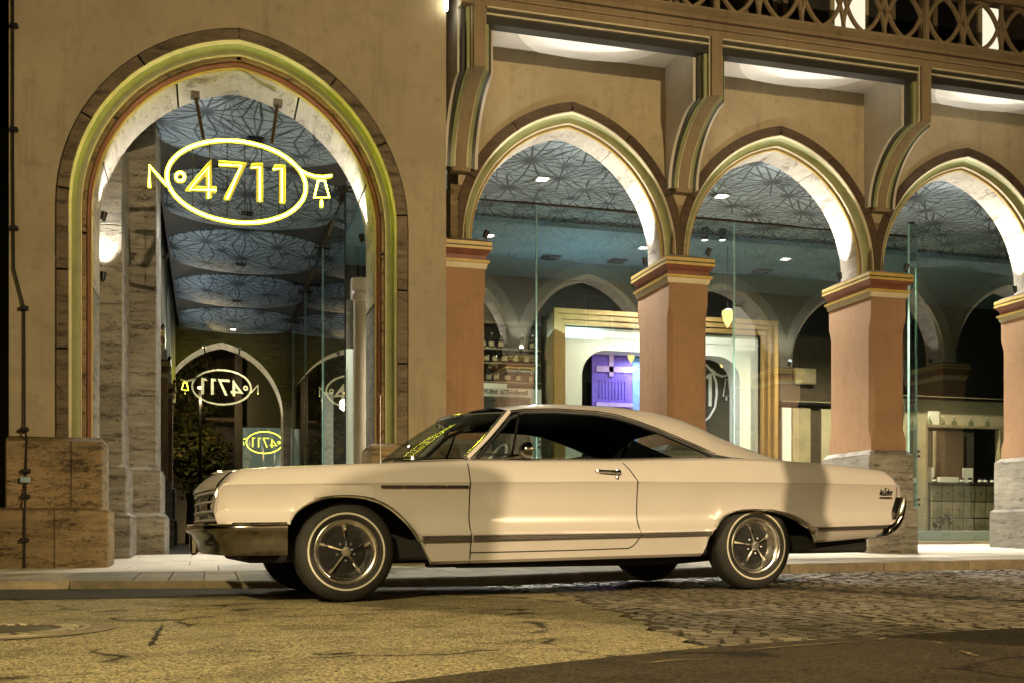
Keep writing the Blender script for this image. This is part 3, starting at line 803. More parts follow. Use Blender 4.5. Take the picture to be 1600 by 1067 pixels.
def pier(T, cx, par, y0=12.72, depth=1.18, w=.70, zg=None, label=None):
    """salmon pier with chamfered shaft, gilt capital and two stage stone base"""
    hw = w / 2; zc = 4.07
    pr = thing_part('pier', par)
    if label: pr['label'] = label
    zg = zg if zg is not None else zplane(cx, y0)
    yb = y0 + depth
    # shaft: square below the capital, stop chamfers in the middle
    sw = hw - .075; sy0, sy1 = y0 + .07, yb - .07; zb1, zt1 = 1.60, 3.70
    def ring(ch, z):
        a, b, c_, d = cx - sw, cx + sw, sy0, sy1
        return [T(*p) for p in ((a + ch, c_, z), (b - ch, c_, z), (b, c_ + ch, z), (b, d - ch, z), (b - ch, d, z), (a + ch, d, z), (a, d - ch, z), (a, c_ + ch, z))]
    rings = [ring(.004, zb1), ring(.004, zb1 + .16), ring(.062, zb1 + .30), ring(.062, 3.26), ring(.004, 3.42), ring(.004, zt1)]
    m_ = MB(); v = [q for r in rings for q in r]; f = []
    for i in range(len(rings) - 1):
        for k in range(8): f.append((i * 8 + k, i * 8 + (k + 1) % 8, (i + 1) * 8 + (k + 1) % 8, (i + 1) * 8 + k))
    m_.add(v, f); part('shaft', m_, 'salmon', pr, angle=20)
    def band(name, e0, e1, z0, z1, mat):
        m2 = MB(); r0 = (cx - hw + e0, cx + hw - e0, y0 + e0, yb - e0); r1 = (cx - hw + e1, cx + hw - e1, y0 + e1, yb - e1)
        m2.frustum(r0, r1, z0, z1); m2.v = [T(*p) for p in m2.v]; part(name, m2, mat, pr, angle=20)
    band('capital_cream_band', .060, .045, 3.70, 3.765, 'cream')
    band('capital_cream_band', .030, .022, 3.767, 3.80, 'yellow')
    band('capital_red_band', .068, .055, 3.80, 3.86, 'red')
    band('capital_red_band', .055, .006, 3.862, 3.925, 'red')
    band('capital_gold_fillet', .000, .000, 3.925, 3.957, 'yellow')
    band('capital_groove', .012, .012, 3.957, 3.975, 'darkgrn')
    band('capital_gold_fillet', .002, .002, 3.975, 4.018, 'yellow')
    band('capital_top', .002, .10, 4.02, 4.07, 'travd')
    def stone(e, z0, z1, chs=.012):
        m2 = MB().box(cx - hw - e, cx + hw + e, y0 - e, yb + e, z0, z1, chs); m2.v = [T(*p) for p in m2.v]; part('base_stone', m2, 'travg', pr, angle=25)
    stone(.045, zg - .04, .80); stone(0.0, .815, 1.545)
    for e0, e1, z0, z1 in ((.04, .002, .80, .835), (0, -.065, 1.545, 1.61)):
        m2 = MB().frustum((cx - hw - e0, cx + hw + e0, y0 - e0, yb + e0), (cx - hw - e1, cx + hw + e1, y0 - e1, yb + e1), z0, z1)
        m2.v = [T(*p) for p in m2.v]; part('base_weathering', m2, 'travg', pr, angle=20)
    return pr
def thing_part(name, par):
    o = bpy.data.objects.new(name, None); COL.objects.link(o); o.parent = par; o.empty_display_size = .1
    OFF[o.name] = Vector((0, 0, 0)); o.location = OFF[par.name]; return o

arcade(IDT, [4.5, 7.5, 10.5, 13.5, 16.5], ab)
for cx in (3.0, 6.0, 9.0, 12.0, 15.0, 18.0): pier(IDT, cx, ab)
# stub of masonry above each capital, between the arches
for cx in (3.0, 6.0, 9.0, 12.0):
    part('springing_stone', MB().box(cx - .10, cx + .10, YA_ - .005, YA_ + .6, 4.07, 4.80), 'trav', ab)

# ---- balcony
YB = 12.0; XB0, XB1 = 2.80, 18.0
zb0, zb1 = 6.38, 6.80
part('balcony_beam', MB().box(XB0, XB1, YB, YB + .12, zb0 + .168, zb1), 'beam', ab, smooth=False)
part('beam_cornice', MB().prism([(YB - .085, zb1 + .03), (YB - .085, zb1 + .055), (YB + .2, zb1 + .055), (YB + .2, zb1 - .06), (YB - .003, zb1 - .06), (YB - .02, zb1 - .02)], XB0 - .03, XB1, lambda u, v, a: (a, u, v)), 'beam', ab, angle=20)
part('beam_groove', MB().box(XB0, XB1, YB - .010, YB + .05, zb1 - .085, zb1 - .063), 'stoneband', ab)
part('beam_cornice', MB().box(XB0, XB1, YB - .035, YB + .02, zb0 + .245, zb0 + .275, .008), 'beam', ab)
part('soffit_slab', MB().box(XB0, XB1, YB + .12, YA_ - .002, ZTOP, ZTOP + .2), 'white', ab, smooth=False)
for cx in (4.5, 7.5, 10.5, 13.5, 16.5):
    x0, x1 = cx - 1.40, cx + 1.42
    part('frame_fillet', MB().box(x0, x1, YB + .004, YB + .07, zb0 + .146, zb0 + .1665), 'cream', ab)
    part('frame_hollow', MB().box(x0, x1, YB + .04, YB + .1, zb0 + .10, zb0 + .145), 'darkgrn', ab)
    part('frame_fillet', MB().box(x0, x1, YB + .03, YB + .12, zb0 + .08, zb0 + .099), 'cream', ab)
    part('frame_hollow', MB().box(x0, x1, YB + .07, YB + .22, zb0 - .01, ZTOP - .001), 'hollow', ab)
    # shallow painted dome disc in the soffit
    rows = []
    for i in range(9):
        r = 1.04 * i / 8; row = []
        for k in range(49):
            a = 2 * math.pi * k / 48; y = min(max(12.17 + r * math.sin(a), YB + .225), YA_ + .03)
            row.append((cx + .08 + r * math.cos(a), y, ZTOP - .004 - .035 * (1 - (r / 1.04) ** 2) ** .5))
        rows.append(row)
    part('soffit_disc', MB().grid(rows), 'dome', ab, angle=80)
# brackets
for cx in (3.0, 6.0, 9.0, 12.0, 15.0):
    br = thing_part('bracket', ab)
    def prof(inset, y_off):
        P = [(YA_ + .02, ZTOP), (YB + y_off, ZTOP if y_off < .12 else ZTOP - .002), (YB + y_off, 5.83)]
        n = 12
        for k in range(1, n + 1):
            a = (math.pi / 2) * k / n
            y = lerp(YB + y_off, YA_ - .13 + inset * .3, 1 - math.cos(a) ** 1.0) if False else None
            t = k / n
            yy = YB + y_off + .03 + (YA_ - .10 - YB - y_off - .03) * math.sin(t * math.pi / 2) ** .9
            zz = 5.825 - (5.825 - 4.98) * (1 - math.cos(t * math.pi / 2)) ** .80
            P.append((yy, zz))
        P += [(YA_ + .02, 4.98)]
        return P
    fn = lambda u, v, a: (a, u, v)
    part('core', MB().prism(prof(0, -.012), cx - .06, cx + .08, fn), 'beam', br, angle=25)
    part('moulding', MB().prism(prof(0, .035), cx - .075, cx - .0605, fn), 'cream', br, angle=25)
    part('moulding', MB().prism(prof(0, .035), cx + .0805, cx + .095, fn), 'cream', br, angle=25)
    part('moulding', MB().prism(prof(0, .09), cx - .12, cx - .0755, fn), 'green', br, angle=25)
    part('moulding', MB().prism(prof(0, .09), cx + .0955, cx + .14, fn), 'green', br, angle=25)
    part('cheek', MB().prism(prof(0, .15), cx - .165, cx - .1205, fn), 'darkgrn', br, angle=25)
    part('cheek', MB().prism(prof(0, .15), cx + .1405, cx + .185, fn), 'darkgrn', br, angle=25)
    part('cheek', MB().prism(prof(0, .22), cx - .205, cx - .1655, fn), 'white', br, angle=25)
    part('cheek', MB().prism(prof(0, .22), cx + .1855, cx + .225, fn), 'white', br, angle=25)
    part('foot', MB().box(cx - .11, cx + .13, YA_ - .13, YA_ + .02, 4.93, 4.985, .012), 'beam', br)
# balustrade with interlaced tracery
bal = thing_part('balustrade', ab)
zt0 = zb1 + .055; hgt = .66; uw = .6
arc = []
for k in range(15):
    a = math.pi / 2 * k / 14
    arc.append((.72 * uw * (1 - math.cos(a)), hgt * (1 - math.sin(a))))     # from (0,top) to (.72uw, bottom)
variants = []
for sx, sz in ((1, 1), (-1, 1), (1, -1), (-1, -1)):
    pth = [((p if sx == 1 else uw - p), YB + .03 + (.008 if sx == 1 else -.008), (q if sz == 1 else hgt - q)) for p, q in arc]
    variants.append(MB().tube(pth, .030, 6).mesh('tracery_rib', 0, True, 50))
u = 0
while 2.9 + u * uw < 15.6:
    for me in variants: put('tracery_rib', me, 'beam', bal, loc=(3.0 + u * uw, 0, zt0))
    u += 1
for cx in (3.0, 6.0, 9.0, 12.0):
    part('post', MB().box(cx - .042, cx + .042, YB - .02, YB + .09, zt0, zt0 + hgt), 'beam', bal)
    part('post', MB().box(cx - .026, cx + .026, YB - .035, YB + .06, zt0, zt0 + hgt), 'beam', bal)
part('rail', MB().box(XB0, XB1, YB - .07, YB + .12, zt0 + hgt - .015, zt0 + hgt + .14, .02), 'beam', bal)
# upper storey behind the balcony
yu = 13.35
part('upper_wall', MB().box(2.7, 17, yu, yu + .3, 6.8, 10.5), 'shopdark', ab, smooth=False)
litw = emit('lit_upper_window', (1.0, 0.90, 0.66), 0.9)
for i, (pa, pb, lit) in enumerate(((1062, 1118, 0), (1170, 1208, 0), (1232, 1250, 0), (1305, 1352, 1), (1400, 1440, 0), (1466, 1498, 0), (1536, 1562, 1))):
    xa, xb_ = XA(pa, yu - .06), XA(pb, yu - .06)
    wf = part('window', MB().box(xa - .07, xb_ + .07, yu - .05, yu + .02, 6.86, 8.6, .01), 'cream' if lit else 'beam', ab)
    OFF[wf.name] = Vector((0, 0, 0))
    part('pane', MB().box(xa, xb_, yu - .056, yu - .04, 6.95, 8.5), litw if lit else 'black', wf)
# corner lamp high on the left of the balcony
p = W(697, 6, 12.12)
cl = thing('wall_lamp', 'white glowing lamp at the upper corner beside the balcony', 'lamp', tuple(p))
part('diffuser', MB().lathe([(.001, -.09), (.02, -.08), (.028, .1), (.02, .12), (.001, .12)], lambda a, b, h: (p.x + a, p.y + b, p.z + h), 16), 'lampw', cl)
part('bracket_arm', MB().box(p.x - .015, p.x + .015, p.y, p.y + .12, p.z + .10, p.z + .13), 'black', cl)

# ---- side arcade on the left of the passage (outside is at x = -1.6, inside x = -0.62)
XIN = -0.85
TS = lambda x, y, z: (XIN + .0 - (13.72 - y) * 1.0, x, z)     # local x -> world Y, local y -> world X
sa_ = thing('side_arcade', 'row of salmon piers and arches along the left of the passage', 'arcade', (-1.2, 22, .2))
SB = 3.45
arcade(TS, [18.35, 21.8, 25.25, 28.7], sa_, SB, 13.06, .66, 6.0, False, 'travg')
for yy in (20.05, 23.5, 26.95): pier(TS, yy, sa_, 12.72, 1.10, .70, .25)

# ---- ceiling over walkway and passage, with shallow discs
ZC = 6.0
mb = MB()
mb.box(-.75, 2.1, 13.66, 30.4, ZC, ZC + .1); 
ce = struct('passage_ceiling', mb, 'shopdark', smooth=False)
mb = MB().box(2.1, 21, 13.70, 21.6, ZC, ZC + .1)
ce2 = struct('walkway_ceiling', mb, 'star', smooth=False)
def disc(cx, cy, r, par, clampx, clampy, dz=.16):
    rows = []
    for i in range(9):
        rr = r * i / 8; row = []
        for k in range(57):
            a = 2 * math.pi * k / 56; x = min(max(cx + rr * math.cos(a), clampx[0]), clampx[1]); y = min(max(cy + rr * math.sin(a), clampy[0]), clampy[1])
            row.append((x, y, ZC - .02 - dz * (1 - (rr / r) ** 2)))
        rows.append(row)
    # rim
    row = [(x, y, ZC) for x, y, z in rows[-1]]
    rows.append(row)
    part('ceiling_disc', MB().grid(rows), 'star', par, angle=60)
for cy in (14.9, 18.35, 21.8, 25.25, 28.7): disc(.72, cy, 1.66, ce, (-.70, 2.09), (13.64, 30.38), .20)
for cx in (4.5, 7.5, 10.5, 13.5, 16.5): disc(cx, 15.45, 1.72, ce2, (2.12, 20), (13.72, 17.18), .12)
# teal part of the shop ceiling
struct('shop_ceiling', MB().box(2.4, 21, 17.9, 21.55, ZC - .16, ZC - .07), 'teal', smooth=False)
# ================================================================== SHOP FRONT
YG, XG = 17.2, 2.1
sf = thing('glass_shopfront', 'frameless glass shop front with slim green edges behind the arcade', 'shop front', (7, YG, .3))
edges = [XG] + [XA(px, YG) for px in (838, 1147, 1432)]
Y3 = 16.45; x3 = XA(1420, Y3)
for a, b in zip(edges, edges[1:]):
    g = part('glass_pane', MB().quad((a + .012, YG, .30), (b - .012, YG, .30), (b - .012, YG, 5.97), (a + .012, YG, 5.97)), 'glass', sf, smooth=False)
part('glass_pane', MB().quad((x3 + .012, Y3, .30), (20.8, Y3, .30), (20.8, Y3, 5.97), (x3 + .012, Y3, 5.97)), 'glass', sf, smooth=False)
part('glass_pane', MB().quad((x3, Y3 + .012, .30), (edges[-1], YG - .012, .30), (edges[-1], YG - .012, 5.97), (x3, Y3 + .012, 5.97)), 'glass', sf, smooth=False)
part('glass_fin', MB().box(x3 - .014, x3 + .010, Y3 - .014, Y3 + .014, .30, 5.97), 'glassedge', sf)
part('head_rail', MB().box(x3, 20.8, Y3 - .03, Y3 + .03, 5.97, 5.999), 'bronze', sf)
part('sill', MB().box(x3 + .1, 20.8, Y3 - .08, Y3 + .10, .22, .34, .006), 'wood', sf)
part('sill_board', MB().box(x3 + .1, 20.8, Y3 + .11, Y3 + .60, .22, .53, .006), 'shopwhite', sf)
for x in edges[1:]:
    part('glass_fin', MB().box(x - .0115, x + .0115, YG - .012, YG + .03, .30, 5.97), 'glassedge', sf)
    for z in (1.0, 1.09, 1.9, 1.99): 
        part('glass_clamp', MB().box(x + .03, x + .075, YG - .012, YG + .012, z, z + .045), 'black', sf)
part('head_rail', MB().box(XG, edges[-1], YG - .03, YG + .03, 5.97, 5.999), 'bronze', sf)
part('sill', MB().box(XG + .05, edges[-1], YG - .1, YG + .16, .22, .30, .006), 'darkwood', sf)
part('sill_board', MB().box(XG + .05, edges[-1], YG + .17, YG + .55, .22, .42, .006), 'shopwhite', sf)
ps = thing('passage_shopfront', 'glass shop front with thin steel edges along the right of the passage', 'shop front', (XG, 23, .3))
ye = [YG, YA(504, XG), YA(477, XG), YA(458, XG), 30.3]
for a, b in zip(ye, ye[1:]):
    part('glass_pane', MB().quad((XG, a + .02, .30), (XG, b - .02, .30), (XG, b - .02, 5.95), (XG, a + .02, 5.95)), 'glass', ps, smooth=False)
for y in ye[1:-1]: part('glass_fin', MB().box(XG - .012, XG + .03, y - .018, y + .018, .28, 5.95), 'glassedge', ps)
part('corner_post', MB().box(XG - .012, XG + .012, YG - .012, YG + .012, .28, 5.95), 'black', ps)
part('head_rail', MB().box(XG - .05, XG + .05, YG, 30.3, 5.95, 5.999), 'bronze', ps)
for y in ye[:-1]: part('rail_bracket', MB().box(XG - .16, XG + .14, y - .02, y + .02, 5.90, 5.93), 'bronze', ps)

# ---- shop interior: walls
struct('shop_wall', MB().box(2.2, 21, 21.7, 21.9, .2, 6.0), 'shopdark', smooth=False)
struct('shop_floor', MB().box(2.2, 21, 17.4, 21.7, .18, .27), 'wood', smooth=False)
struct('shop_side_wall', MB().box(20.9, 21.1, 13.8, 21.7, .2, 6.0), 'shopdark', smooth=False)

# ---- gilded portal with white panel and arched opening
YP = 19.4
def PX(px): return XA(px, YP)
def PZ(px, py): return W(px, py, YP).z
po = thing('display_portal', 'white display portal inside triple stepped gilded frame with rounded purple opening', 'portal', (PX(1040), YP, .27))
xl, xr, zt = PX(866), PX(1216), PZ(900, 483)
st = (PX(888) - PX(866)) / 3
for i in range(3):
    a, b, z = xl + i * st, xr - i * st, zt - i * st; yy = YP + i * .07
    e = .012
    part('gilded_step', MB().box(a, a + st - e, yy, yy + .1, .27, z), 'gold', po); part('gilded_step', MB().box(b - st + e, b, yy, yy + .1, .27, z), 'gold', po)
    part('gilded_step', MB().box(a + st - e, b - st + e, yy, yy + .1, z - st + e, z), 'gold', po)
part('frame_backing', MB().box(xl + .01, xl + 3 * st, YP + .25, YP + .30, .27, zt - .02), 'bronze', po)
part('side_panel', MB().box(xl - .004, xl + .03, YP + .1, YP + 1.6, .27, zt - .02), 'wood', po)
for i in range(2): part('side_moulding', MB().box(xl - .02, xl - .004, YP + .35 + i * .5, YP + .42 + i * .5, .27, zt - .15), 'wood', po)
xi0, xi1, zi = xl + 3 * st, xr - 3 * st, zt - 3 * st
ox0, ox1, oz = PX(918), PX(1168), PZ(960, 543); rr = PX(957) - ox0; yw = YP + .32
m_ = MB()
def arc_c(cx, cz, r, a0, a1, n=10): return [(cx + r * math.cos(lerp(a0, a1, k / n)), cz + r * math.sin(lerp(a0, a1, k / n))) for k in range(n + 1)]
opening = [(ox0, .27)] + arc_c(ox0 + rr, oz - rr, rr, math.pi, math.pi / 2) + arc_c(ox1 - rr, oz - rr, rr, math.pi / 2, 0) + [(ox1, .27)]
m_.quad((xi0, yw, .27), (ox0, yw, .27), (ox0, yw, zi), (xi0, yw, zi)); m_.quad((ox1, yw, .27), (xi1, yw, .27), (xi1, yw, zi), (ox1, yw, zi))
mid = opening[1:-1]
m_.grid([[(x, yw, z) for x, z in mid], [(x, yw, zi) for x, z in mid]])
part('white_panel', m_, 'shopwhite', po, smooth=False)
part('opening_reveal', MB().grid([[(x, yw, z) for x, z in opening], [(x, yw + .45, z) for x, z in opening]]), 'shopwhite', po)
part('panel_moulding', MB().box(xi0, xi1, yw - .02, yw - .002, PZ(900, 521), PZ(900, 517)), 'shopwhite', po)
yr = yw + .9
def RX(px): return XA(px, yr)
def RZ(px, py): return W(px, py, yr).z
part('purple_panel', MB().box(RX(925), RX(988), yr, yr + .05, .27, oz + .4), 'purple', po)
for (a, b, c_, d) in ((951, 958, 540, 588), (931, 988, 571, 580), (931, 988, 628, 634)):
    part('lavender_trim', MB().box(RX(a), RX(b), yr - .03, yr - .002, RZ(a, d), RZ(a, c_)), 'lav', po)
for i in range(9):
    x = RX(936 + i * 5); part('purple_slat', MB().box(x, x + .025, yr - .02, yr - .002, RZ(940, 622), RZ(940, 594)), 'purple', po)
part('blue_panel', MB().box(RX(988.5), RX(1040), yr, yr + .05, .27, oz + .4), 'blue', po)
part('dark_door', MB().box(RX(1040.5), RX(1166), yr, yr + .05, .27, oz + .4), 'shopdark', po)
part('header_strip', MB().box(RX(925), RX(1160), yr - .04, yr - .003, RZ(1000, 556), oz + .3), 'darkwood', po)
# printed logo on the dark glass door: "11", oval end and bell
yl = yr - .012
def LP(px, py): p = W(px, py, yl); return (p.x, p.y, p.z)
for pts, r in (([(1094, 568), (1104, 570), (1113, 580), (1119, 596), (1120, 615), (1117, 636), (1108, 652), (1098, 660)], .026),
               ([(1112, 577), (1119, 584), (1129, 588), (1138, 585), (1142, 578)], .026)):
    part('logo_curve', MB().tube([LP(*p) for p in pts], r, 6), 'print', po)
part('logo_numeral', MB().prism([(1103, 587), (1108, 583), (1112, 583), (1112, 634), (1107, 634), (1107, 590), (1103, 592)], yl - .004, yl, lambda u, v, a: (W(u, v, yl).x, a, W(u, v, yl).z)), 'print', po)
part('logo_bell', MB().tube([LP(*p) for p in ((1134, 592), (1130, 619), (1141, 617), (1138, 592), (1134, 592))], .014, 6), 'print', po)
part('logo_bell', MB().tube([LP(*p) for p in ((1135, 620), (1135, 625))], .018, 6), 'print', po)

# ---- shelf unit with bottles on the left
YS2 = 19.9
sx0, sx1 = XA(742, YS2), XA(843, YS2)
def SZ(py): return W(790, py, YS2).z
shl = thing('bottle_shelves', 'dark wall shelves carrying rows of clear bottles left of the portal', 'shelves', ((sx0 + sx1) / 2, YS2, .3))
part('back_panel', MB().box(sx0 - .3, sx1 + .1, YS2 + .22, YS2 + .26, .3, SZ(470)), 'darkwood', shl)
rowsB = ((546, (755, 768, 783, 816, 832), 'top'), (568, (748, 760, 773, 789, 806, 823), 'middle'), (597, (764, 776, 793, 811, 831), 'lowest'))
for py, xs, nm in rowsB:
    part('shelf', MB().box(sx0 - .3, sx1, YS2 - .12, YS2 + .21, SZ(py) - .035, SZ(py)), 'darkwood', shl)
    part('shelf_edge', MB().box(sx0 - .3, sx1, YS2 - .128, YS2 - .121, SZ(py) - .02, SZ(py) - .005), 'wood', shl)
part('top_board', MB().box(sx0 - .3, sx1, YS2 - .14, YS2 + .22, SZ(505) - .05, SZ(505)), 'darkwood', shl)
bgl = glassm('bottle_glass', (.75, .82, .74), .16)
ordn = ['first', 'second', 'third', 'fourth', 'fifth', 'sixth']
bproto = None
def bottle_meshes():
    f = lambda a, b, h: (a, b, h)
    body = MB().lathe([(.001, 0), (.052, 0), (.056, .01), (.056, .15), (.048, .185), (.022, .215), (.019, .25), (.019, .262)], f, 14).mesh('bottle_body')
    cap = MB().lathe([(.001, .262), (.023, .262), (.023, .30), (.001, .303)], f, 12).mesh('cap')
    lab = MB().lathe([(.0568, .04), (.0568, .125)], f, 14).mesh('paper_label')
    return body, cap, lab
BM_ = bottle_meshes()
capm = plain('bright_cap', (.75, .70, .55), .25, .6, bump=0)
for py, xs, nm in rowsB:
    for i, px in enumerate(xs):
        p = W(px, py, YS2 - .03); p.z = SZ(py)
        side = 'from the left'
        b = thing('bottle', f'clear bottle with bright cap, {ordn[i]} {side} on the {nm} shelf', 'bottle', (p.x, YS2 - .03, p.z), group='bottles on the dark shelves', local=True)
        put('bottle_body', BM_[0], bgl, b); put('cap', BM_[1], capm, b); put('paper_label', BM_[2], 'wood', b)
# counter with printed white front edge
cz1, cz0 = SZ(606), SZ(618)
ct = thing('shop_counter', 'white counter with a band of dark pattern print and dark lower doors', 'counter', ((sx0 + sx1) / 2, YS2 - .6, .27))
yc = YS2 - .75
def CX(px): return XA(px, yc)
def CZ(py): return W(790, py, yc).z
part('counter_top', MB().box(CX(738), CX(846), yc, yc + .55, CZ(619), CZ(606)), 'shopwhite', ct)
random.seed(11)
mbp = MB()
for (a, b) in ((749, 753), (757, 777), (780, 802), (804, 825)):
    x = a
    while x < b:
        for q in range(3):
            if random.random() < .75: mbp.box(CX(x), CX(x + 1.5), yc - .006, yc - .001, CZ(615 - q * 2.4), CZ(613.2 - q * 2.4))
        x += 2.1
o = part('printed_pattern', mbp, 'black', ct); o['kind'] = 'stuff'
part('right_post', MB().box(CX(830), CX(846), yc, yc + .5, .27, CZ(619.5)), 'shopwhite', ct)
for a, b in ((738, 776), (777, 828)): part('dark_door', MB().box(CX(a), CX(b), yc + .03, yc + .06, .27, CZ(624)), 'shopdark', ct)
p = W(776, 606, yc); solo('white_carton', MB().box(CX(757), CX(795), yc + .12, yc + .3, CZ(606) + .002, CZ(597.5), .004), 'shopwhite', 'long white carton lying on the patterned counter', 'carton')

# ---- apothecary cabinet behind the third arch
YC = 18.35
def AX(px): return XA(px, YC)
def AZ(py): return W(1510, py, YC).z
wl = thing('partition_wall', 'beige partition wall behind the right arch with a dark recessed niche', 'wall', (AX(1510), YC + .3, .27))
nx0, nx1, nz1, nz0 = AX(1456), AX(1569), AZ(667), AZ(835)
beige = plain('beige_wall', (.42, .36, .24), .6, var=.1)
wall_t = AZ(624)
part('wall_face', MB().box(AX(1425), nx0 - .05, YC + .22, YC + .3, .27, wall_t), beige, wl, smooth=False)
part('wall_face', MB().box(nx1 + .05, AX(1640), YC + .22, YC + .3, .27, wall_t), beige, wl, smooth=False)
part('wall_face', MB().box(nx0 - .05, nx1 + .05, YC + .22, YC + .3, nz1 + .05, wall_t), beige, wl, smooth=False)
part('niche_frame', MB().box(nx0 - .05, nx0, YC + .12, YC + .26, .27, nz1 + .05), 'wood', wl); part('niche_frame', MB().box(nx1, nx1 + .05, YC + .12, YC + .26, .27, nz1 + .05), 'wood', wl)
part('niche_frame', MB().box(nx0, nx1, YC + .12, YC + .26, nz1, nz1 + .05), 'wood', wl)
part('niche_back', MB().box(nx0, nx1, YC + .9, YC + .95, .27, nz1), 'shopdark', wl)
part('niche_post', MB().box(AX(1498), AX(1501), YC + .75, YC + .8, .27, nz1), 'wood', wl)
part('niche_panel', MB().box(AX(1502), AX(1550), YC + .84, YC + .88, .8, nz1), 'darkwood', wl)
part('wall_rail', MB().box(AX(1415), AX(1640), YC + .14, YC + .24, wall_t, wall_t + .07), 'black', wl)
part('wall_rail', MB().box(AX(1415), AX(1640), YC + .13, YC + .145, wall_t + .05, wall_t + .065), 'wood', wl)
cbn = thing('drawer_cabinet', 'grey oak apothecary cabinet with three rows of small knobbed drawers', 'cabinet', (AX(1510), YC, .27))
dz = [AZ(757), AZ(783), AZ(809), AZ(834)]
part('carcass', MB().box(AX(1456.5), AX(1568.5), YC + .10, YC + .5, dz[3] - .03, dz[0] + .02), 'darkwood', cbn)
part('cabinet_top', MB().box(AX(1456.2), AX(1568.8), YC + .02, YC + .5, dz[0] + .021, dz[0] + .05), 'darkwood', cbn)
for r in range(3):
    for c_ in range(6):
        a = AX(1458.5 + c_ * 17.2); b = AX(1458.5 + (c_ + 1) * 17.2)
        d = part('drawer', MB().box(a + .012, b - .012, YC + .07, YC + .2, dz[r + 1] + .012, dz[r] - .012, .006), 'wood', cbn)
        OFF[d.name] = Vector((0, 0, 0)); xm = (a + b) / 2; zk = (dz[r] + dz[r + 1]) / 2
        part('knob', MB().lathe([(.001, 0), (.012, 0), (.018, .015), (.012, .03), (.001, .032)], lambda p_, q_, h: (xm + p_, YC + .07 - h, zk + q_), 10), 'dchrome', d)
ztop = dz[0] + .052
for nm, a, b, h, lab in (('display_card', 1456.5, 1470, 25, 'white display card on the left end of the drawer cabinet'), ('display_card', 1515, 1531, 25, 'white display card standing right of middle on the drawer cabinet')):
    solo(nm, MB().box(AX(a), AX(b), YC + .2, YC + .215, ztop, ztop + h * .0122), 'shopwhite', lab, 'card', 'cards on the cabinet')
solo('display_card', MB().box(AX(1461), AX(1478), YC + .2, YC + .215, nz1 + .052, nz1 + .33), 'shopwhite', 'white display card standing on top of the niche frame', 'card', 'cards on the cabinet')
solo('pale_box', MB().box(AX(1475), AX(1504), YC + .12, YC + .3, ztop, ztop + .11, .004), 'shopwhite', 'low pale gift box on the drawer cabinet between the cards', 'box')
jm = MB().lathe([(.001, 0), (.045, 0), (.047, .005), (.047, .07), (.04, .075), (.04, .10), (.001, .10)], lambda a, b, h: (a, b, h), 14).mesh('jar_body')
jl = MB().lathe([(.0475, .02), (.0475, .055)], lambda a, b, h: (a, b, h), 14).mesh('paper_label')
for i, (px, where) in enumerate(((1466, 'in front of the left card'), (1508, 'just right of the pale box'), (1521, 'in front of the second card'), (1537, 'right of the second card'), (1545, 'second from the right end'), (1556, 'at the right end'))):
    b = thing('jar', f'small black jar with white label on the cabinet, {where}', 'jar', (AX(px), YC + .1, ztop), group='jars on the drawer cabinet', local=True)
    put('jar_body', jm, 'blk', b); put('paper_label', jl, 'shopwhite', b)
for i, (px, where) in enumerate(((1461, 'first'), (1481, 'second'), (1500, 'third'), (1526, 'fourth'), (1552, 'fifth'))):
    b = thing('flask', f'small clear flask on top of the niche frame, {where} from the left', 'flask', (AX(px), YC + .17, nz1 + .05), group='flasks on the niche frame', local=True)
    fm = MB().lathe([(.001, 0), (.05, 0), (.055, .04), (.04, .09), (.012, .11), (.012, .15), (.001, .15)], lambda a, b_, h: (a, b_, h), 12)
    part('flask_body', fm, bgl, b); part('stopper', MB().lathe([(.001, .15), (.016, .152), (.02, .17), (.001, .19)], lambda a, b_, h: (a, b_, h), 10), capm, b)
# dried flower stems in front of the cabinet
def flower(name, px, py, lab, n, h, seed):
    rn = random.Random(seed); p = W(px, py, YC - .25); base = Vector((p.x, YC - .25, .425))
    t = thing(name, lab, 'plant', tuple(base)); lv = MB(); sm = MB()
    for i in range(n):
        a = rn.uniform(0, 6.28); tip = base + Vector((math.cos(a) * .14 * rn.random(), math.sin(a) * .08, h * rn.uniform(.55, 1)))
        sm.tube([base, base.lerp(tip, .5) + Vector((rn.uniform(-.03, .03), 0, 0)), tip], .005, 5)
        for k in range(7):
            q = tip + Vector((rn.gauss(0, .028), rn.gauss(0, .02), rn.gauss(0, .03))); r = rn.uniform(.02, .04); b = rn.uniform(0, 3.1)
            lv.add([q + Vector((math.cos(b) * r, 0, math.sin(b) * r)), q + Vector((-math.sin(b) * r * .5, .012, math.cos(b) * r * .5)), q - Vector((math.cos(b) * r, 0, math.sin(b) * r)), q + Vector((math.sin(b) * r * .5, -.012, -math.cos(b) * r * .5))], [(0, 1, 2, 3)])
    part('stem', sm, 'darkwood', t); part('flower_head', lv, 'under', t, smooth=False)
flower('dried_plant', 1467, 812, 'dark bushy dried plant standing on the sill before the drawers', 6, .36, 3)
flower('dried_flower', 1485, 812, 'tall dark dried flower with round heads right of the bushy plant', 4, .44, 8)

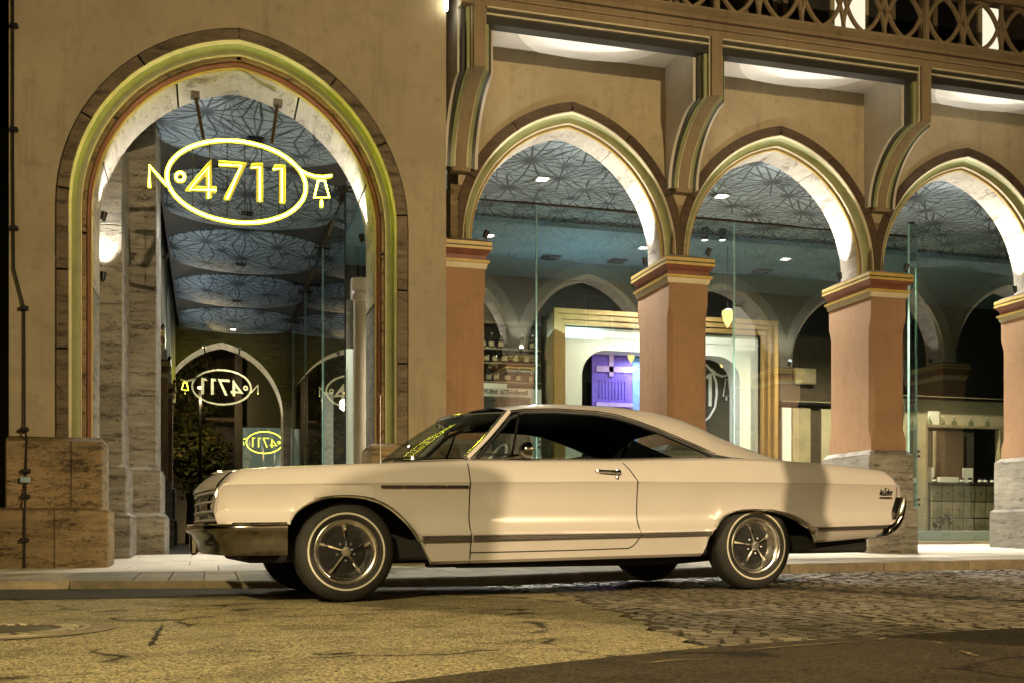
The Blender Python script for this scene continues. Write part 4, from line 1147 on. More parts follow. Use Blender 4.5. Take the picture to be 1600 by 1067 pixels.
# ---- furniture right of the portal (behind the second arch)
YF = 20.6
def FX(px): return XA(px, YF)
def FZ(px, py): return W(px, py, YF).z
cu = thing('wall_cupboard', 'tall dark wall cupboard with pale pilasters right of the portal', 'cupboard', (FX(1265), YF, .27))
part('carcass', MB().box(FX(1222), FX(1330), YF + .1, YF + .6, .27, FZ(1260, 525)), 'darkwood', cu)
for a, b in ((1224, 1238), (1240, 1268), (1285, 1303), (1306, 1325)): part('door_panel', MB().box(FX(a), FX(b), YF + .04, YF + .098, .27, FZ(1260, 637)), 'wood' if a in (1240,) else 'shopwhite' if a == 1224 else beige, cu)
part('rail', MB().box(FX(1220), FX(1330), YF - .02, YF + .1, FZ(1260, 632), FZ(1260, 626)), 'black', cu)
part('rail', MB().box(FX(1220), FX(1330), YF - .03, YF - .021, FZ(1260, 628), FZ(1260, 626.5)), 'wood', cu)
part('pediment', MB().box(FX(1242), FX(1275), YF - .02, YF + .098, FZ(1260, 600), FZ(1260, 575), .02), 'wood', cu)
for px in (1256, 1272, 1292): part('glass_vessel', MB().lathe([(.001, 0), (.05, 0), (.07, .1), (.03, .2), (.03, .26), (.001, .26)], lambda a, b, h: (FX(px) + a, YF + .2 + b, FZ(1260, 625) + h), 10), bgl, cu)

# ---- lamps of the shop
def pendant(px, py, Y, lab, s=1.0):
    p = W(px, py, Y); t = thing('pendant_lamp', lab, 'lamp', (p.x, Y, p.z))
    part('cord', MB().tube([(p.x, Y, p.z + .16 * s), (p.x, Y, ZC - .16)], .006, 5), 'black', t)
    part('shade', MB().lathe([(.001, -.19 * s), (.03 * s, -.16 * s), (.085 * s, -.05 * s), (.11 * s, .08 * s), (.10 * s, .13 * s)], lambda a, b, h: (p.x + a, Y + b, p.z + h), 20), 'bulb', t)
    part('cap', MB().lathe([(.10 * s, .131 * s), (.05 * s, .165 * s), (.001, .17 * s)], lambda a, b, h: (p.x + a, Y + b, p.z + h), 20), 'bronze', t)
pendant(1137, 497, 18.2, 'glowing amber cone pendant lamp seen through the second arch')
pendant(986, 556, 20.15, 'small cream cone pendant lamp hanging before the purple panel', .75)
pendant(1128, 566, 20.15, 'small cream cone pendant lamp hanging before the dark logo door', .6)
def spot_can(px, py, Y, lab, h=.36):
    p = W(px, py, Y); t = thing('cylinder_spot', lab, 'lamp', (p.x, Y, p.z), group='cylinder spots on the shop ceiling')
    part('can', MB().lathe([(.06, -h / 2), (.065, -h / 2), (.065, h / 2), (.001, h / 2)], lambda a, b, z: (p.x + a, Y + b, p.z + z), 18), 'black', t)
    part('lens', MB().lathe([(.001, -h / 2 + .01), (.055, -h / 2 + .012)], lambda a, b, z: (p.x + a, Y + b, p.z + z), 14), 'lampw', t)
    part('stem', MB().tube([(p.x, Y, p.z + h / 2), (p.x, Y, ZC - .1)], .012, 6), 'black', t)
spot_can(1101, 361, 17.75, 'left black cylinder spot hanging behind the second arch')
spot_can(1129, 361, 17.75, 'right black cylinder spot hanging behind the second arch')
spot_can(1440, 389, 18.0, 'left black cylinder spot hanging behind the third arch')
spot_can(1466, 392, 18.0, 'right black cylinder spot hanging behind the third arch')
def ceil_light(x, y, z, lab, s=.11, lit=True):
    t = thing('ceiling_light', lab, 'ceiling light', (x, y, z), group='recessed lights in the ceiling')
    m_ = MB()
    m_.box(x - s, x + s, y - s, y - s * .75, z - .02, z); m_.box(x - s, x + s, y + s * .75, y + s, z - .02, z); m_.box(x - s, x - s * .75, y - s * .75, y + s * .75, z - .02, z); m_.box(x + s * .75, x + s, y - s * .75, y + s * .75, z - .02, z)
    part('frame', m_, 'satin' if lit else 'black', t)
    part('lens', MB().box(x - s * .6, x + s * .6, y - s * .6, y + s * .6, z - .012, z - .002), 'lampw' if lit else 'black', t)
for i, (y, lab) in enumerate(((14.9, 'square recessed light above the yellow neon oval'), (18.35, 'square recessed light just under the neon oval in the passage'), (21.8, 'square recessed light in the third passage ceiling disc'), (25.25, 'square recessed light in the fourth passage ceiling disc'), (28.7, 'square recessed light in the farthest passage ceiling disc'))):
    ceil_light(.62, y, ZC - .215, lab, .10, i in (4,))
for cx, lab in ((4.9, 'square lit lamp in the ceiling disc behind the first arch'), (7.9, 'square lit lamp in the ceiling disc behind the second arch'), (10.9, 'square lit lamp in the ceiling disc behind the third arch')):
    ceil_light(cx, 15.6, ZC - .135, lab, .12)
for px, py, lab in ((860, 402, 'left dark square downlight in the teal ceiling'), (964, 408, 'right dark square downlight in the teal ceiling'), (1190, 424, 'dark square downlight in the ceiling behind the second arch')):
    zc = ZC - .16; t_ = (px - 800) / FPX; k = (zc - HC) * FPX / (YH - py); ceil_light(k * (t_ * cph + sph), k * (cph - t_ * sph), zc, lab, .17, False)

# lights of the shop and walkway (walkway and passage ones at the fixtures above, shop ones without)
for i, cx in enumerate((4.9, 7.9, 10.9)):
    lamp('walkway_downlight', 'SPOT', (cx, 15.6, ZC - .17), 2000, COOLW, (cx, 14.6, 0), .10, 112, .5)
lamp('passage_downlight', 'SPOT', (.62, 28.7, ZC - .25), 400, COOLW, (.5, 28.5, 0), .08, 120, .7)
lamp('passage_downlight', 'SPOT', (.62, 18.35, ZC - .25), 800, COOLW, (.2, 16.5, 0), .08, 120, .7)
lamp('passage_downlight', 'SPOT', (.62, 14.9, ZC - .25), 520, COOLW, (.7, 13.3, 0), .08, 70, .7)
for (x, y) in ((4.6, 19.0), (8.2, 18.7), (12.6, 17.75)):
    lamp('shop_downlight', 'SPOT', (x, y, ZC - .2), 420 if x < 12 else 2600, WARMW, (x, y + .35, 0), .1, 120, .7)
lamp('shop_ceiling_wash', 'AREA', (6.8, 19.2, 4.4), 22, (.62, .88, 1.0), (6.8, 19.6, 6), 1.2)
lamp('portal_light', 'AREA', ((PX(888) + PX(1200)) / 2, YP - 1.1, zt + .1), 95, (1, .95, .82), ((PX(888) + PX(1200)) / 2, YP + .5, 1.8), 2.2, shape='RECTANGLE', size_y=.15)
lamp('purple_light', 'AREA', (RX(1000), yr - .45, oz - .1), 26, (.85, .8, 1.0), (RX(990), yr, 1.5), .6)

# ================================================================== UPLIGHTS AT THE ARCH SPRINGINGS
def uplight(x, y, z, aim, e, lab, size=.03, ang=75, col=COOLW):
    t = thing('uplight', lab, 'lamp', (x, y, z), group='uplights on the capitals')
    d = (Vector(aim) - Vector((x, y, z))).normalized(); q = d.to_track_quat('Z', 'Y').to_matrix()
    tr = lambda a, b, h: tuple(Vector((x, y, z + .07)) + q @ Vector((a, b, h)))
    part('housing', MB().lathe([(.001, -.05), (.03, -.05), (.036, .04), (.031, .04), (.03, .02)], tr, 16), 'black', t)
    part('lens', MB().lathe([(.001, .018), (.030, .02)], tr, 14), 'lampw', t)
    part('bracket_arm', MB().box(x - .012, x + .012, y - .012, y + .012, z, z + .03), 'black', t)
    lamp('uplight_beam', 'SPOT', tuple(Vector((x, y, z + .07)) + d * .05), e, col, aim, size, ang, .8)
for cx, nm in ((4.5, 'first'), (7.5, 'second'), (10.5, 'third'), (13.5, 'fourth'), (16.5, 'fifth')):
    uplight(cx + 1.18, 13.48, 4.07, (cx + .98, 13.48, 5.4), 200, f'small uplight on the right capital of the {nm} arcade arch')
    uplight(cx - 1.18, 13.48, 4.07, (cx - .98, 13.48, 5.4), 120, f'small uplight on the left capital of the {nm} arcade arch')
for cx, nm in ((3.0, 'first'), (6.0, 'second'), (9.0, 'third'), (12.0, 'fourth')):  # added uplights: brighten the balcony soffit, no such fixtures known there
    uplight(cx + .29, 12.80, 4.07, (cx + 1.35, 12.40, 6.6), 150, f'added uplight on the front of the {nm} pier capital aimed at the balcony', .03, 62)
uplight(LCX + 1.45, 12.95, 3.95, (LCX + 1.2, 12.85, 5.2), 110, 'small uplight at the right springing of the corner arch')
uplight(XA(161, 13.60), 13.60, W(161, 440, 13.6).z, (XA(168, 13.66), 13.66, 5.2), 130, 'small uplight low on the grey stone pier inside the corner arch')
uplight(LCX - 1.46, 12.85, 3.95, (LCX - 1.2, 12.85, 5.2), 60, 'small uplight at the left springing of the corner arch')
for cx, nm in ((3.0, 'first'), (6.0, 'second'), (9.0, 'third'), (12.0, 'fourth')):
    uplight(cx, 13.86, 4.07, (cx, 14.9, 6.0), 50, f'small uplight behind the {nm} pier capital aimed at the star ceiling', .04, 150, (.86, .95, 1.0))
for yy, nm in ((20.05, 'nearest'), (23.5, 'middle'), (26.95, 'farthest')):
    uplight(-.78, yy, 4.07, (.4, yy, 6.0), 52, f'small uplight on the {nm} pier capital along the passage', .04, 150, (.86, .95, 1.0))
uplight(-.56, 15.5, 4.2, (.5, 15.4, 6.0), 50, 'small uplight on the grey inner pier of the passage', .04, 150, (.86, .95, 1.0))
# ================================================================== NEON SIGN
def neon_sign(name, lab, lit=True, NM='neon'):
    YN = 12.42
    base = W(369, 283, YN); t = thing(name, lab, 'neon sign', tuple(base))
    def N(cx, cy, dy=0.0): p = W(230 + cx / 5.333, 210 + cy / 5.333, YN); return (p.x, YN + dy, p.z)
    xl_, xr_ = N(163, 330)[0], N(1322, 400)[0]; ztp, zbt = N(730, 50)[2], N(810, 732)[2]
    ox, oz_ = (xl_ + xr_) / 2, (ztp + zbt) / 2 - .01; a, b = (xr_ - xl_) / 2, (N(745, 50)[2] - N(745, 728)[2]) / 2
    oval = [(ox + a * math.cos(2 * math.pi * k / 72), YN, oz_ + b * math.sin(2 * math.pi * k / 72)) for k in range(73)]
    def trough(pts, w, nm, closed=False):
        m_ = MB(); n = len(pts); rows = [[], [], [], []]
        P = [Vector((p[0], p[2])) for p in pts]
        for i, p in enumerate(P):
            if closed: d = P[(i + 1) % (n - 1)] - P[(i - 1) % (n - 1)]
            else: d = P[min(i + 1, n - 1)] - P[max(i - 1, 0)]
            d.normalize(); nn = Vector((-d.y, d.x)) * w
            for r, (s_, yy) in zip(rows, ((-1, YN + .004), (-1, YN + .05), (1, YN + .05), (1, YN + .004))):
                r.append((p.x + nn.x * s_, yy, p.y + nn.y * s_))
        m_.grid(rows); part(nm, m_, 'chan', t, fixn=False, smooth=False)
    tubes = []
    trough(oval, .023, 'oval_channel', True)
    part('oval_tube', MB().tube(oval, .0135, 8, False), NM if lit else 'print', t)
    segs = {'letter_n': [[(18, 440), (18, 262), (160, 425)]],
            'letter_o': [[(275 + 36 * math.cos(2 * math.pi * k / 20), 355 + 36 * math.sin(2 * math.pi * k / 20)) for k in range(21)]],
            'bell': [[(1225, 255), (1285, 305), (1330, 330), (1400, 352), (1470, 357), (1540, 345)], [(1425, 388), (1480, 388), (1517, 528), (1392, 530), (1425, 388)], [(1453, 552), (1453, 605)]]}
    for nm, ss in segs.items():
        for q in ss:
            pts = [N(*p) for p in q]
            if nm != 'bell' or len(q) != 5: trough(pts, .019, nm + '_channel', nm == 'letter_o')
            part(nm + '_tube', MB().tube(pts, .0105, 8), NM if lit else 'print', t)
    nums = {'4': ([[(512, 535), (512, 275), (350, 462), (575, 466)]], [[(535, 210), (538, 300), (405, 440), (405, 474), (315, 472)], [(538, 285), (541, 532), (486, 532), (486, 330)], [(405, 440), (486, 440), (486, 476), (405, 474)], [(540, 440), (578, 442), (575, 492), (541, 494)]]),
            '7': ([[(600, 256), (785, 262), (665, 540)]], [(595, 225), (832, 243), (690, 548), (633, 545), (765, 290), (597, 270)]),
            '1a': ([[(870, 280), (938, 275), (938, 556)]], [(872, 248), (965, 246), (966, 566), (908, 560), (908, 290), (855, 292)]),
            '1b': ([[(1050, 294), (1122, 286), (1122, 568)]], [(1062, 260), (1152, 262), (1152, 577), (1097, 573), (1098, 302), (1040, 305)])}
    for nm, (tb, outl) in nums.items():
      for pl_ in (outl if isinstance(outl[0], list) else [outl]):
        pl = [(N(*p)[0], N(*p)[2]) for p in pl_]
        # letter dish: back plate and side walls
        part('numeral_face', MB().add([(u, YN + .012, v) for u, v in pl], [tuple(range(len(pl)))]), 'neonface' if lit else 'print', t, fixn=False, smooth=False)
        m_ = MB(); n = len(pl)
        m_.add([(u, YN - .02, v) for u, v in pl] + [(u, YN + .04, v) for u, v in pl], [(i, (i + 1) % n, n + (i + 1) % n, n + i) for i in range(n)] + [tuple(range(n, 2 * n))])
        part('numeral_dish', m_, 'chan', t, smooth=False)
      for q in tb: part('numeral_tube', MB().tube([N(*p) for p in q], .0105, 8), NM if lit else 'print', t)
    for cx in (378, 522, 667, 815, 955, 1100):
        x = N(cx, 400)[0]; k = math.sqrt(max(0, 1 - ((x - ox) / a) ** 2)) * b
        part('support_wire', MB().tube([(x, YN + .03, oz_ - k), (x, YN + .03, oz_ + k)], .006, 5), 'black', t)
    for (p0, p1) in (((305, 148), (318, 218)), ((434, 160), (425, 224))):
        a0 = W(*p0, YN + .25); a1 = W(*p1, YN + .04); part('support_rod', MB().tube([a0, a1], .02, 8), 'bronze', t)
        part('rod_foot', MB().box(a0.x - .05, a0.x + .05, a0.y - .05, a0.y + .05, a0.z - .05, a0.z + .02), 'satin', t)
    return t
ns = neon_sign('neon_sign', 'glowing yellow neon oval sign reading No 4711 with a small bell')
fs = neon_sign('neon_sign', 'far neon oval sign seen from behind through the passage, mirrored 4711', True, 'neonfar')
fs.rotation_euler = (0, 0, math.pi); fs.location = (.36, 29.6, ns.location.z)

# ================================================================== FAR END OF THE PASSAGE
fb = thing('passage_end_wall', 'dark end wall of the passage with a tall arch to the far street', 'wall', (.4, 30.4, .2))
pF = full_path(arc_half(1.64, 3.75, 5.72), .36, .2, 6)
lo = [p for p in pF if p[1] >= 3.7499]
m_ = MB(); m_.grid([[(x, 30.4, z) for x, z in lo], [(x, 30.4, 6.1) for x, z in lo]])
m_.quad((-1.6, 30.4, .1), (lo[0][0], 30.4, .1), (lo[0][0], 30.4, 6.1), (-1.6, 30.4, 6.1)); m_.quad((lo[-1][0], 30.4, .1), (3.2, 30.4, .1), (3.2, 30.4, 6.1), (lo[-1][0], 30.4, 6.1))
part('wall_face', m_, 'travd', fb, smooth=False)
part('arch_soffit', strip(pF, [(0, 30.395), (.0, 31.4)]), 'soffit', fb)
lamp('uplight_beam', 'SPOT', (.36 + 1.45, 30.8, 3.4), 60, COOLW, (.36 + 1.2, 30.8, 5), .03, 80, .8)
lamp('uplight_beam', 'SPOT', (.36 - 1.35, 30.8, 3.4), 60, COOLW, (.36 - 1.1, 30.8, 5), .03, 80, .8)
lamp('uplight_beam', 'SPOT', (.36, 30.2, 2.6), 40, COOLW, (.36, 29.6, 4.4), .03, 90, .8)
# far street: pale mirrored shop glass, canopy building, trees, lamps
c0 = Vector((1.28, 38.0, 0)); nrm = Vector((1.84, 16.0, 0)).normalized(); tg = Vector((nrm.y, -nrm.x, 0))
fsb = thing('far_shop', 'pale lit shop window across the far street mirroring the neon sign', 'shop', (c0.x, c0.y, .2))
pa, pb_ = c0 + tg * -.15, c0 + tg * 3.5
mg = bpy.data.materials.new('mirror_glass'); t_ = NT(mg)
gl = t_.n('ShaderNodeBsdfGlossy'); gl.inputs['Roughness'].default_value = 0.0; gl.inputs[0].default_value = (.9, .9, .9, 1)
df = t_.n('ShaderNodeEmission'); df.inputs[0].default_value = (.75, .95, .62, 1); df.inputs[1].default_value = .20
mx_ = t_.n('ShaderNodeMixShader'); mx_.inputs[0].default_value = .5; t_.L(gl.outputs[0], mx_.inputs[1]); t_.L(df.outputs[0], mx_.inputs[2]); t_.L(mx_.outputs[0], t_.out.inputs[0])
zt_far = W(410, 668, 38).z
part('shop_window', MB().quad((pa.x, pa.y, .3), (pb_.x, pb_.y, .3), (pb_.x, pb_.y, zt_far), (pa.x, pa.y, zt_far)), mg, fsb, smooth=False)
part('fascia', MB().quad((pa.x, pa.y, zt_far), (pb_.x, pb_.y, zt_far), (pb_.x, pb_.y, 9), (pa.x, pa.y, 9)), 'darkgrn', fsb, smooth=False)
q0 = pa - nrm * .1; part('corner_pillar', MB().box(q0.x - .25, q0.x, q0.y - .1, q0.y + .3, .2, 9), 'shopdark', fsb)
cpb = thing('canopy_building', 'dark building with slanting pale canopy across the far street', 'building', (-3, 44, .2))
def far_prism(pts, Y, d, mat, nm): part(nm, MB().prism([(W(x, y, Y).x, W(x, y, Y).z) for x, y in pts], Y, Y + d, lambda u, v, a: (u, a, v)), mat, cpb, smooth=False)
far_prism([(277, 660), (372, 668), (374, 735), (360, 735), (300, 690), (277, 672)], 42, 2, plain('brown_fascia', (.10, .065, .055), .5, bump=0), 'canopy')
far_prism([(277, 655), (372, 656), (372, 659), (277, 659)], 41.9, .2, 'gold', 'cornice_line')
far_prism([(318, 694), (345, 694), (372, 708), (374, 714), (345, 712)], 41.8, .1, 'black', 'canopy_window')
far_prism([(320, 560), (372, 560), (372, 652), (320, 652)], 45, 2, 'beam', 'upper_facade')
far_prism([(382, 560), (400, 560), (404, 605), (390, 605)], 46, .5, 'shopwhite', 'balcony_front')
struct('far_street', MB().box(-30, 30, 31.6, 70, .05, .16), 'asph2', smooth=False)
struct('far_facade', MB().box(-12, 14, 62, 63, 0, 22), 'shopdark', smooth=False)
leafm = plain('night_foliage', (.045, .055, .012), .6, var=.5, scale=3, bump=0); leafy = plain('yellow_leaves', (.12, .095, .018), .6, var=.4, bump=0)
def tree(px, py, Y, r, h, lab, seed):
    rn = random.Random(seed); p = W(px, py, Y); t = thing('street_tree', lab, 'tree', (p.x, Y, .2))
    part('trunk', MB().tube([(p.x, Y, .1), (p.x + .1, Y, p.z * .5), (p.x, Y, p.z)], [.16, .12, .07], 8), 'darkwood', t)
    for nm, mt, n in (('crown', leafm, 1500), ('yellow_leaves', leafy, 380)):
        m_ = MB()
        for k in range(n):
            q = Vector((rn.gauss(0, 1), rn.gauss(0, 1), rn.gauss(0, 1))).normalized() * (rn.random() ** .45)
            cl_ = Vector((math.sin(k * 12.9) * .5, math.sin(k * 7.7) * .5, math.sin(k * 3.3) * .4)) * .5
            c_ = Vector((p.x, Y, p.z)) + Vector(((q.x + cl_.x) * r, (q.y + cl_.y) * r, (q.z + cl_.z) * h)); s_ = rn.uniform(.06, .14)
            d1 = Vector((rn.gauss(0, 1), rn.gauss(0, 1), rn.gauss(0, 1))).normalized() * s_; d2 = d1.orthogonal().normalized() * s_ * .6
            m_.add([c_ - d1, c_ + d2, c_ + d1, c_ - d2], [(0, 1, 2, 3)])
        part(nm, m_, mt, t, smooth=False, fixn=False)
tree(296, 615, 40, 1.1, 2.6, 'dark leafy street tree beyond the passage, upper left', 1)
tree(312, 722, 39, 1.0, 1.2, 'yellowing low tree under the slanting canopy', 2)
tree(345, 735, 47, 1.3, 1.0, 'dark round tree farther back under the canopy', 3)
def far_lamp(px, py, Y, lab, r):
    p = W(px, py, Y); t = thing('street_lamp', lab, 'street lamp', (p.x, Y, .2))
    part('pole', MB().tube([(p.x, Y, .1), (p.x, Y, p.z)], .05, 8), 'black', t); part('lamp_head', MB().lathe([(.001, -r * .5), (r, 0), (r * .7, r * .5), (.001, r * .6)], lambda a, b, h: (p.x + a, Y + b, p.z + h), 14), 'lampo', t)
    l_ = lamp('lamp_glow', 'POINT', (p.x, Y - .1, p.z - .4), 210, (1, .72, .35), None, .2)
far_lamp(313, 606, 36.5, 'amber street lamp shining beside the mirrored sign', .10)
far_lamp(311, 739, 52, 'small distant street lamp above the car hood', .22)
far_lamp(321, 820, 60, 'tiny distant street lamp low by the grille', .2)
# things along the passage glass inside the shop
pl_ = thing('display_column', 'white display column behind the passage glass', 'display', (2.75, 21, .27))
part('shaft', MB().box(XA(505, 21), XA(521, 21), 21, 21.5, .27, W(512, 612, 21).z, .01), 'shopwhite', pl_)
part('base_board', MB().box(XA(502, 20.95), XA(524, 20.95), 20.95, 21.55, .27, .45), 'shopwhite', pl_)
dd = thing('display_door', 'tall white lit door frame near the corner of the glass shop', 'door', (3, 19, .27))
part('door_leaf', MB().box(XA(541, 19), XA(553, 19), 19, 19.06, .27, W(545, 545, 19).z), 'shopwhite', dd)
part('door_frame', MB().box(XA(553.5, 19), XA(557, 19), 18.97, 19.08, .27, W(545, 525, 19).z), 'wood', dd)
part('door_panel', MB().box(XA(543, 19), XA(551, 19), 18.985, 18.998, .5, W(545, 575, 19).z), 'shopwhite', dd)
# pilaster seen between the corner and the jamb
pc = thing('white_pilaster', 'white round column with moulded top behind the right jamb of the corner arch', 'column', (2.4, 16.4, .2))
xp = XA(563, 16.4); f_ = lambda a, b, h: (xp + a * .68, 16.4 + b * .68, h)
part('shaft', MB().lathe([(.15, .2), (.15, 4.0)], f_, 24), beige, pc); part('capital', MB().lathe([(.15, 4.0), (.19, 4.05), (.19, 4.12), (.16, 4.15), (.21, 4.24), (.21, 4.34), (.001, 4.36)], f_, 24), beige, pc)
lamp('door_light', 'SPOT', (2.9, 18.5, 5.6), 700, COOLW, (2.9, 19.2, 1.5), .08, 90, .8)

# ================================================================== ACROSS THE STREET (behind the camera)
of = thing('opposite_building', 'plain plastered town house across the street behind the camera', 'building', (2, -16, 0))
part('wall', MB().box(-26, 30, -17, -16, -.3, 15), 'plaster', of, smooth=False)
for i in range(13):
    for j in range(3):
        x = -22 + i * 4; w_ = part('window', MB().box(x, x + 1.5, -16, -15.93, 1.6 + j * 4.2, 4.0 + j * 4.2), 'cream', of)
        OFF[w_.name] = Vector((0, 0, 0)); part('pane', MB().box(x + .1, x + 1.4, -15.93, -15.92, 1.7 + j * 4.2, 3.9 + j * 4.2), litw if (i * 7 + j * 3) % 5 == 0 else 'black', w_)
lamp('facade_fill', 'SPOT', (5.0, -10.0, 7.0), 6500, SODIUM, (4, -16, 4), .15, 130, 1.0)  # added lights without fixtures, brighten the opposite wall for bounce and reflections
lamp('facade_fill', 'SPOT', (-8.0, -10.0, 7.0), 6500, SODIUM, (-8, -16, 4), .15, 130, 1.0)
# added unseen post and column: their shadows fall on the flank of the car
f1 = .52; L0 = Vector((7.2, -5.0)); a1 = Vector((4.42, 7.22)); a2 = Vector((1.32, 7.05))
q = L0.lerp(a1, f1); sp_ = thing('shadow_post', 'added unseen post right of the camera that shades the car flank', 'post', (q.x, q.y, 0))
part('pole', MB().lathe([(.105, -.1), (.10, 3.22), (.001, 3.24)], lambda a, b, h: (q.x + a, q.y + b, h), 20), 'iron', sp_)
part('base_collar', MB().lathe([(.16, -.1), (.16, .1), (.11, .16)], lambda a, b, h: (q.x + a, q.y + b, h), 20), 'iron', sp_)
q = L0.lerp(a2, .45)
pc2 = thing('shadow_column', 'added unseen column right of the camera that shades the car flank', 'column', (q.x, q.y, 0))
part('shaft', MB().lathe([(.24, -.1), (.24, 3.3), (.001, 3.32)], lambda a, b, h: (q.x + a, q.y + b, h), 24), 'beam', pc2)
part('cap', MB().lathe([(.28, 3.32), (.28, 3.40), (.001, 3.50)], lambda a, b, h: (q.x + a, q.y + b, h), 24), 'darkgrn', pc2)
# ================================================================== STREET LAMPS BEHIND THE CAMERA
def big_lamp(x, y, h, lab, d):
    t = thing('street_lamp', lab, 'street lamp', (x, y - d, 0))
    part('pole', MB().tube([(x, y - d, -.1), (x, y - d, h + .25)], .07, 10), 'iron', t)
    part('arm', MB().tube([(x, y - d, h + .2), (x, y, h + .22)], .04, 8), 'iron', t)
    part('lamp_hood', MB().frustum((x - .22, x + .22, y - .3, y + .3), (x - .1, x + .1, y - .2, y + .2), h + .06, h + .2), 'iron', t)
big_lamp(7.2, -5.0, 5.6, 'street lamp across the road on the right, out of the picture', 1.2)
big_lamp(-4.6, -3.4, 6.2, 'street lamp across the road on the left, out of the picture', 1.2)
# ================================================================== CAR (local: x rearwards from the front hub, y away from the camera, z up)
car = thing('parked_car', 'long ivory two door hardtop car with chrome trim parked beside the kerb', 'car', (0.8746, 7.0481, -0.006), (0, R(-0.555), R(4.4)), local=True)
YC0 = .94                                    # centre line
FT = [(-.86, .60), (-.83, .68), (-.805, .745), (-.78, .785), (-.753, .815), (-.72, .842), (-.679, .862), (-.647, .870), (-.423, .884), (.063, .908), (.34, .918), (.833, .944), (1.692, .957), (1.986, .962), (2.67, .987), (3.0, .989), (3.221, .985), (3.722, .962), (4.056, .941), (4.344, .919), (4.40, .902), (4.424, .885), (4.455, .825), (4.481, .759), (4.497, .70)]
CR = [(-.86, .60), (-.806, .742), (-.76, .762), (.83, .787), (1.905, .801), (3.345, .804), (4.387, .795), (4.46, .78), (4.497, .70)]
LIP = [(-.8, .515), (-.4, .507), (.483, .430), (.83, .432), (2.113, .436), (2.697, .443), (3.605, .465), (4.344, .481)]
MBT = [(-.8, .46), (.483, .383), (2.113, .403), (2.675, .410), (3.605, .440), (4.3, .452)]
ROCK = [(.573, .235), (.833, .237), (2.637, .259), (3.64, .345), (4.251, .383)]
FA = [(-.376, .508), (-.368, .535), (-.352, .565), (-.33, .592), (-.294, .622), (-.255, .646), (-.216, .665), (-.17, .681), (-.117, .692), (-.055, .697), (.007, .698), (.065, .694), (.121, .686), (.18, .669), (.236, .648), (.29, .615), (.34, .573), (.39, .522), (.433, .470), (.46, .435), (.485, .397), (.525, .32), (.564, .238)]
RA_ = [(2.637, .256), (2.66, .33), (2.686, .396), (2.70, .428), (2.718, .458), (2.75, .505), (2.789, .545), (2.84, .573), (2.89, .590), (2.97, .602), (3.063, .605), (3.15, .602), (3.237, .595), (3.31, .581), (3.38, .563), (3.445, .536), (3.506, .503), (3.555, .470), (3.596, .437), (3.62, .395), (3.64, .345)]
RE = [(4.251, .383), (4.285, .405), (4.305, .44), (4.318, .468), (4.35, .478), (4.385, .50), (4.41, .535), (4.43, .59), (4.445, .64), (4.455, .685), (4.497, .695)]
def zlow(x):
    if x < FA[0][0]: return .512
    if x <= FA[-1][0]: return interp(FA, x)
    if x < RA_[0][0]: return interp(ROCK, x)
    if x <= RA_[-1][0]: return interp(RA_, x)
    if x < RE[0][0]: return interp(ROCK, x)
    return interp(RE, x)
def yplan(x):   # plan taper of the flank
    return -.055 + .05 * sstep((-.25 - x) / .6) ** 1 + .055 * sstep((x - 3.6) / .95)
def flare(x, z):
    d = 9
    for A in (FA, RA_):
        for p in A: d = min(d, math.hypot(x - p[0], z - p[1]))
    return -.020 * max(0, 1 - d / .07) ** 2 if d < .07 else 0
LINES = ['t0', 't1', 't2', 't3', 't4', 'c0', 'c1', 'c2', 'm0', 'm1', 'm2', 'm3', 'l0', 'l1', 'b0', 'r0', 'r1']
def flank_rows(xs, side=1, zl=zlow, lines=LINES):
    rows = []
    for nm in lines:
        row = []
        for x in xs:
            ft, cr, lp, mb_ = interp(FT, x), interp(CR, x), interp(LIP, x), interp(MBT, x)
            cr = min(cr, ft - .02) if ft > .72 else ft - .02
            rk = interp(ROCK, x)
            z, y = {'t0': (ft + .003, .19), 't1': (ft, .12), 't2': (ft - .006, .085), 't3': (ft - .022, .062), 't4': (lerp(ft, cr, .45), .033),
                    'c0': (cr + .012, .004), 'c1': (cr, .0), 'c2': (cr - .014, .009), 'm0': (lerp(cr, lp, .3), .030), 'm1': (lerp(cr, lp, .6), .046),
                    'm2': (lp + .085, .042), 'm3': (lp + .04, .020), 'l0': (lp + .014, -.008), 'l1': (lp, -.010), 'b0': (mb_, .004), 'r0': (rk + .02, .035), 'r1': (rk, .06)}[nm]
            low = zl(x)
            if z < low: z = low
            xx = x
            if x < -.70: xx = x + .03 * max(0, (.70 - z) / .18) * (-.70 - x) / .12
            yy = y + yplan(x) + (flare(x, z) if nm in ('c2', 'm0', 'm1', 'm2', 'm3', 'l0', 'l1', 'b0', 'r0') else 0)
            # the fender's front end curls inwards
            if x < -.74: yy += .03 * ((-.74 - x) / .1) ** 2
            if x > 4.40: yy += .05 * ((x - 4.40) / .1) ** 2
            rows_y = yy if side == 1 else 2 * YC0 - yy
            row.append((xx, rows_y, z))
        rows.append(row)
    return rows
XS = sorted(set([p[0] for p in FA + RA_ + RE] + [-.855, -.83, -.805, -.78, -.753, -.72, -.69, -.66, -.62, -.55, -.5, -.45, -.40, 4.344, 4.40, 4.424, 4.455, 4.481, 4.49] + [lerp(.6, 2.6, k / 18) for k in range(19)] + [lerp(3.68, 4.24, k / 7) for k in range(8)]))
DX0, DX1 = .838, 2.0
def door_edge(z):       # rear door gap, x as a function of z
    return interp([(.324, 2.03), (.34, 2.062), (.37, 2.092), (.41, 2.113), (.80, 2.099), (.88, 2.052), (.965, 1.985)], z)
for side in (1, -1):
    rows = flank_rows(XS, side)
    part('flank', MB().grid(rows), 'paint', car, merge=.0012, angle=28)
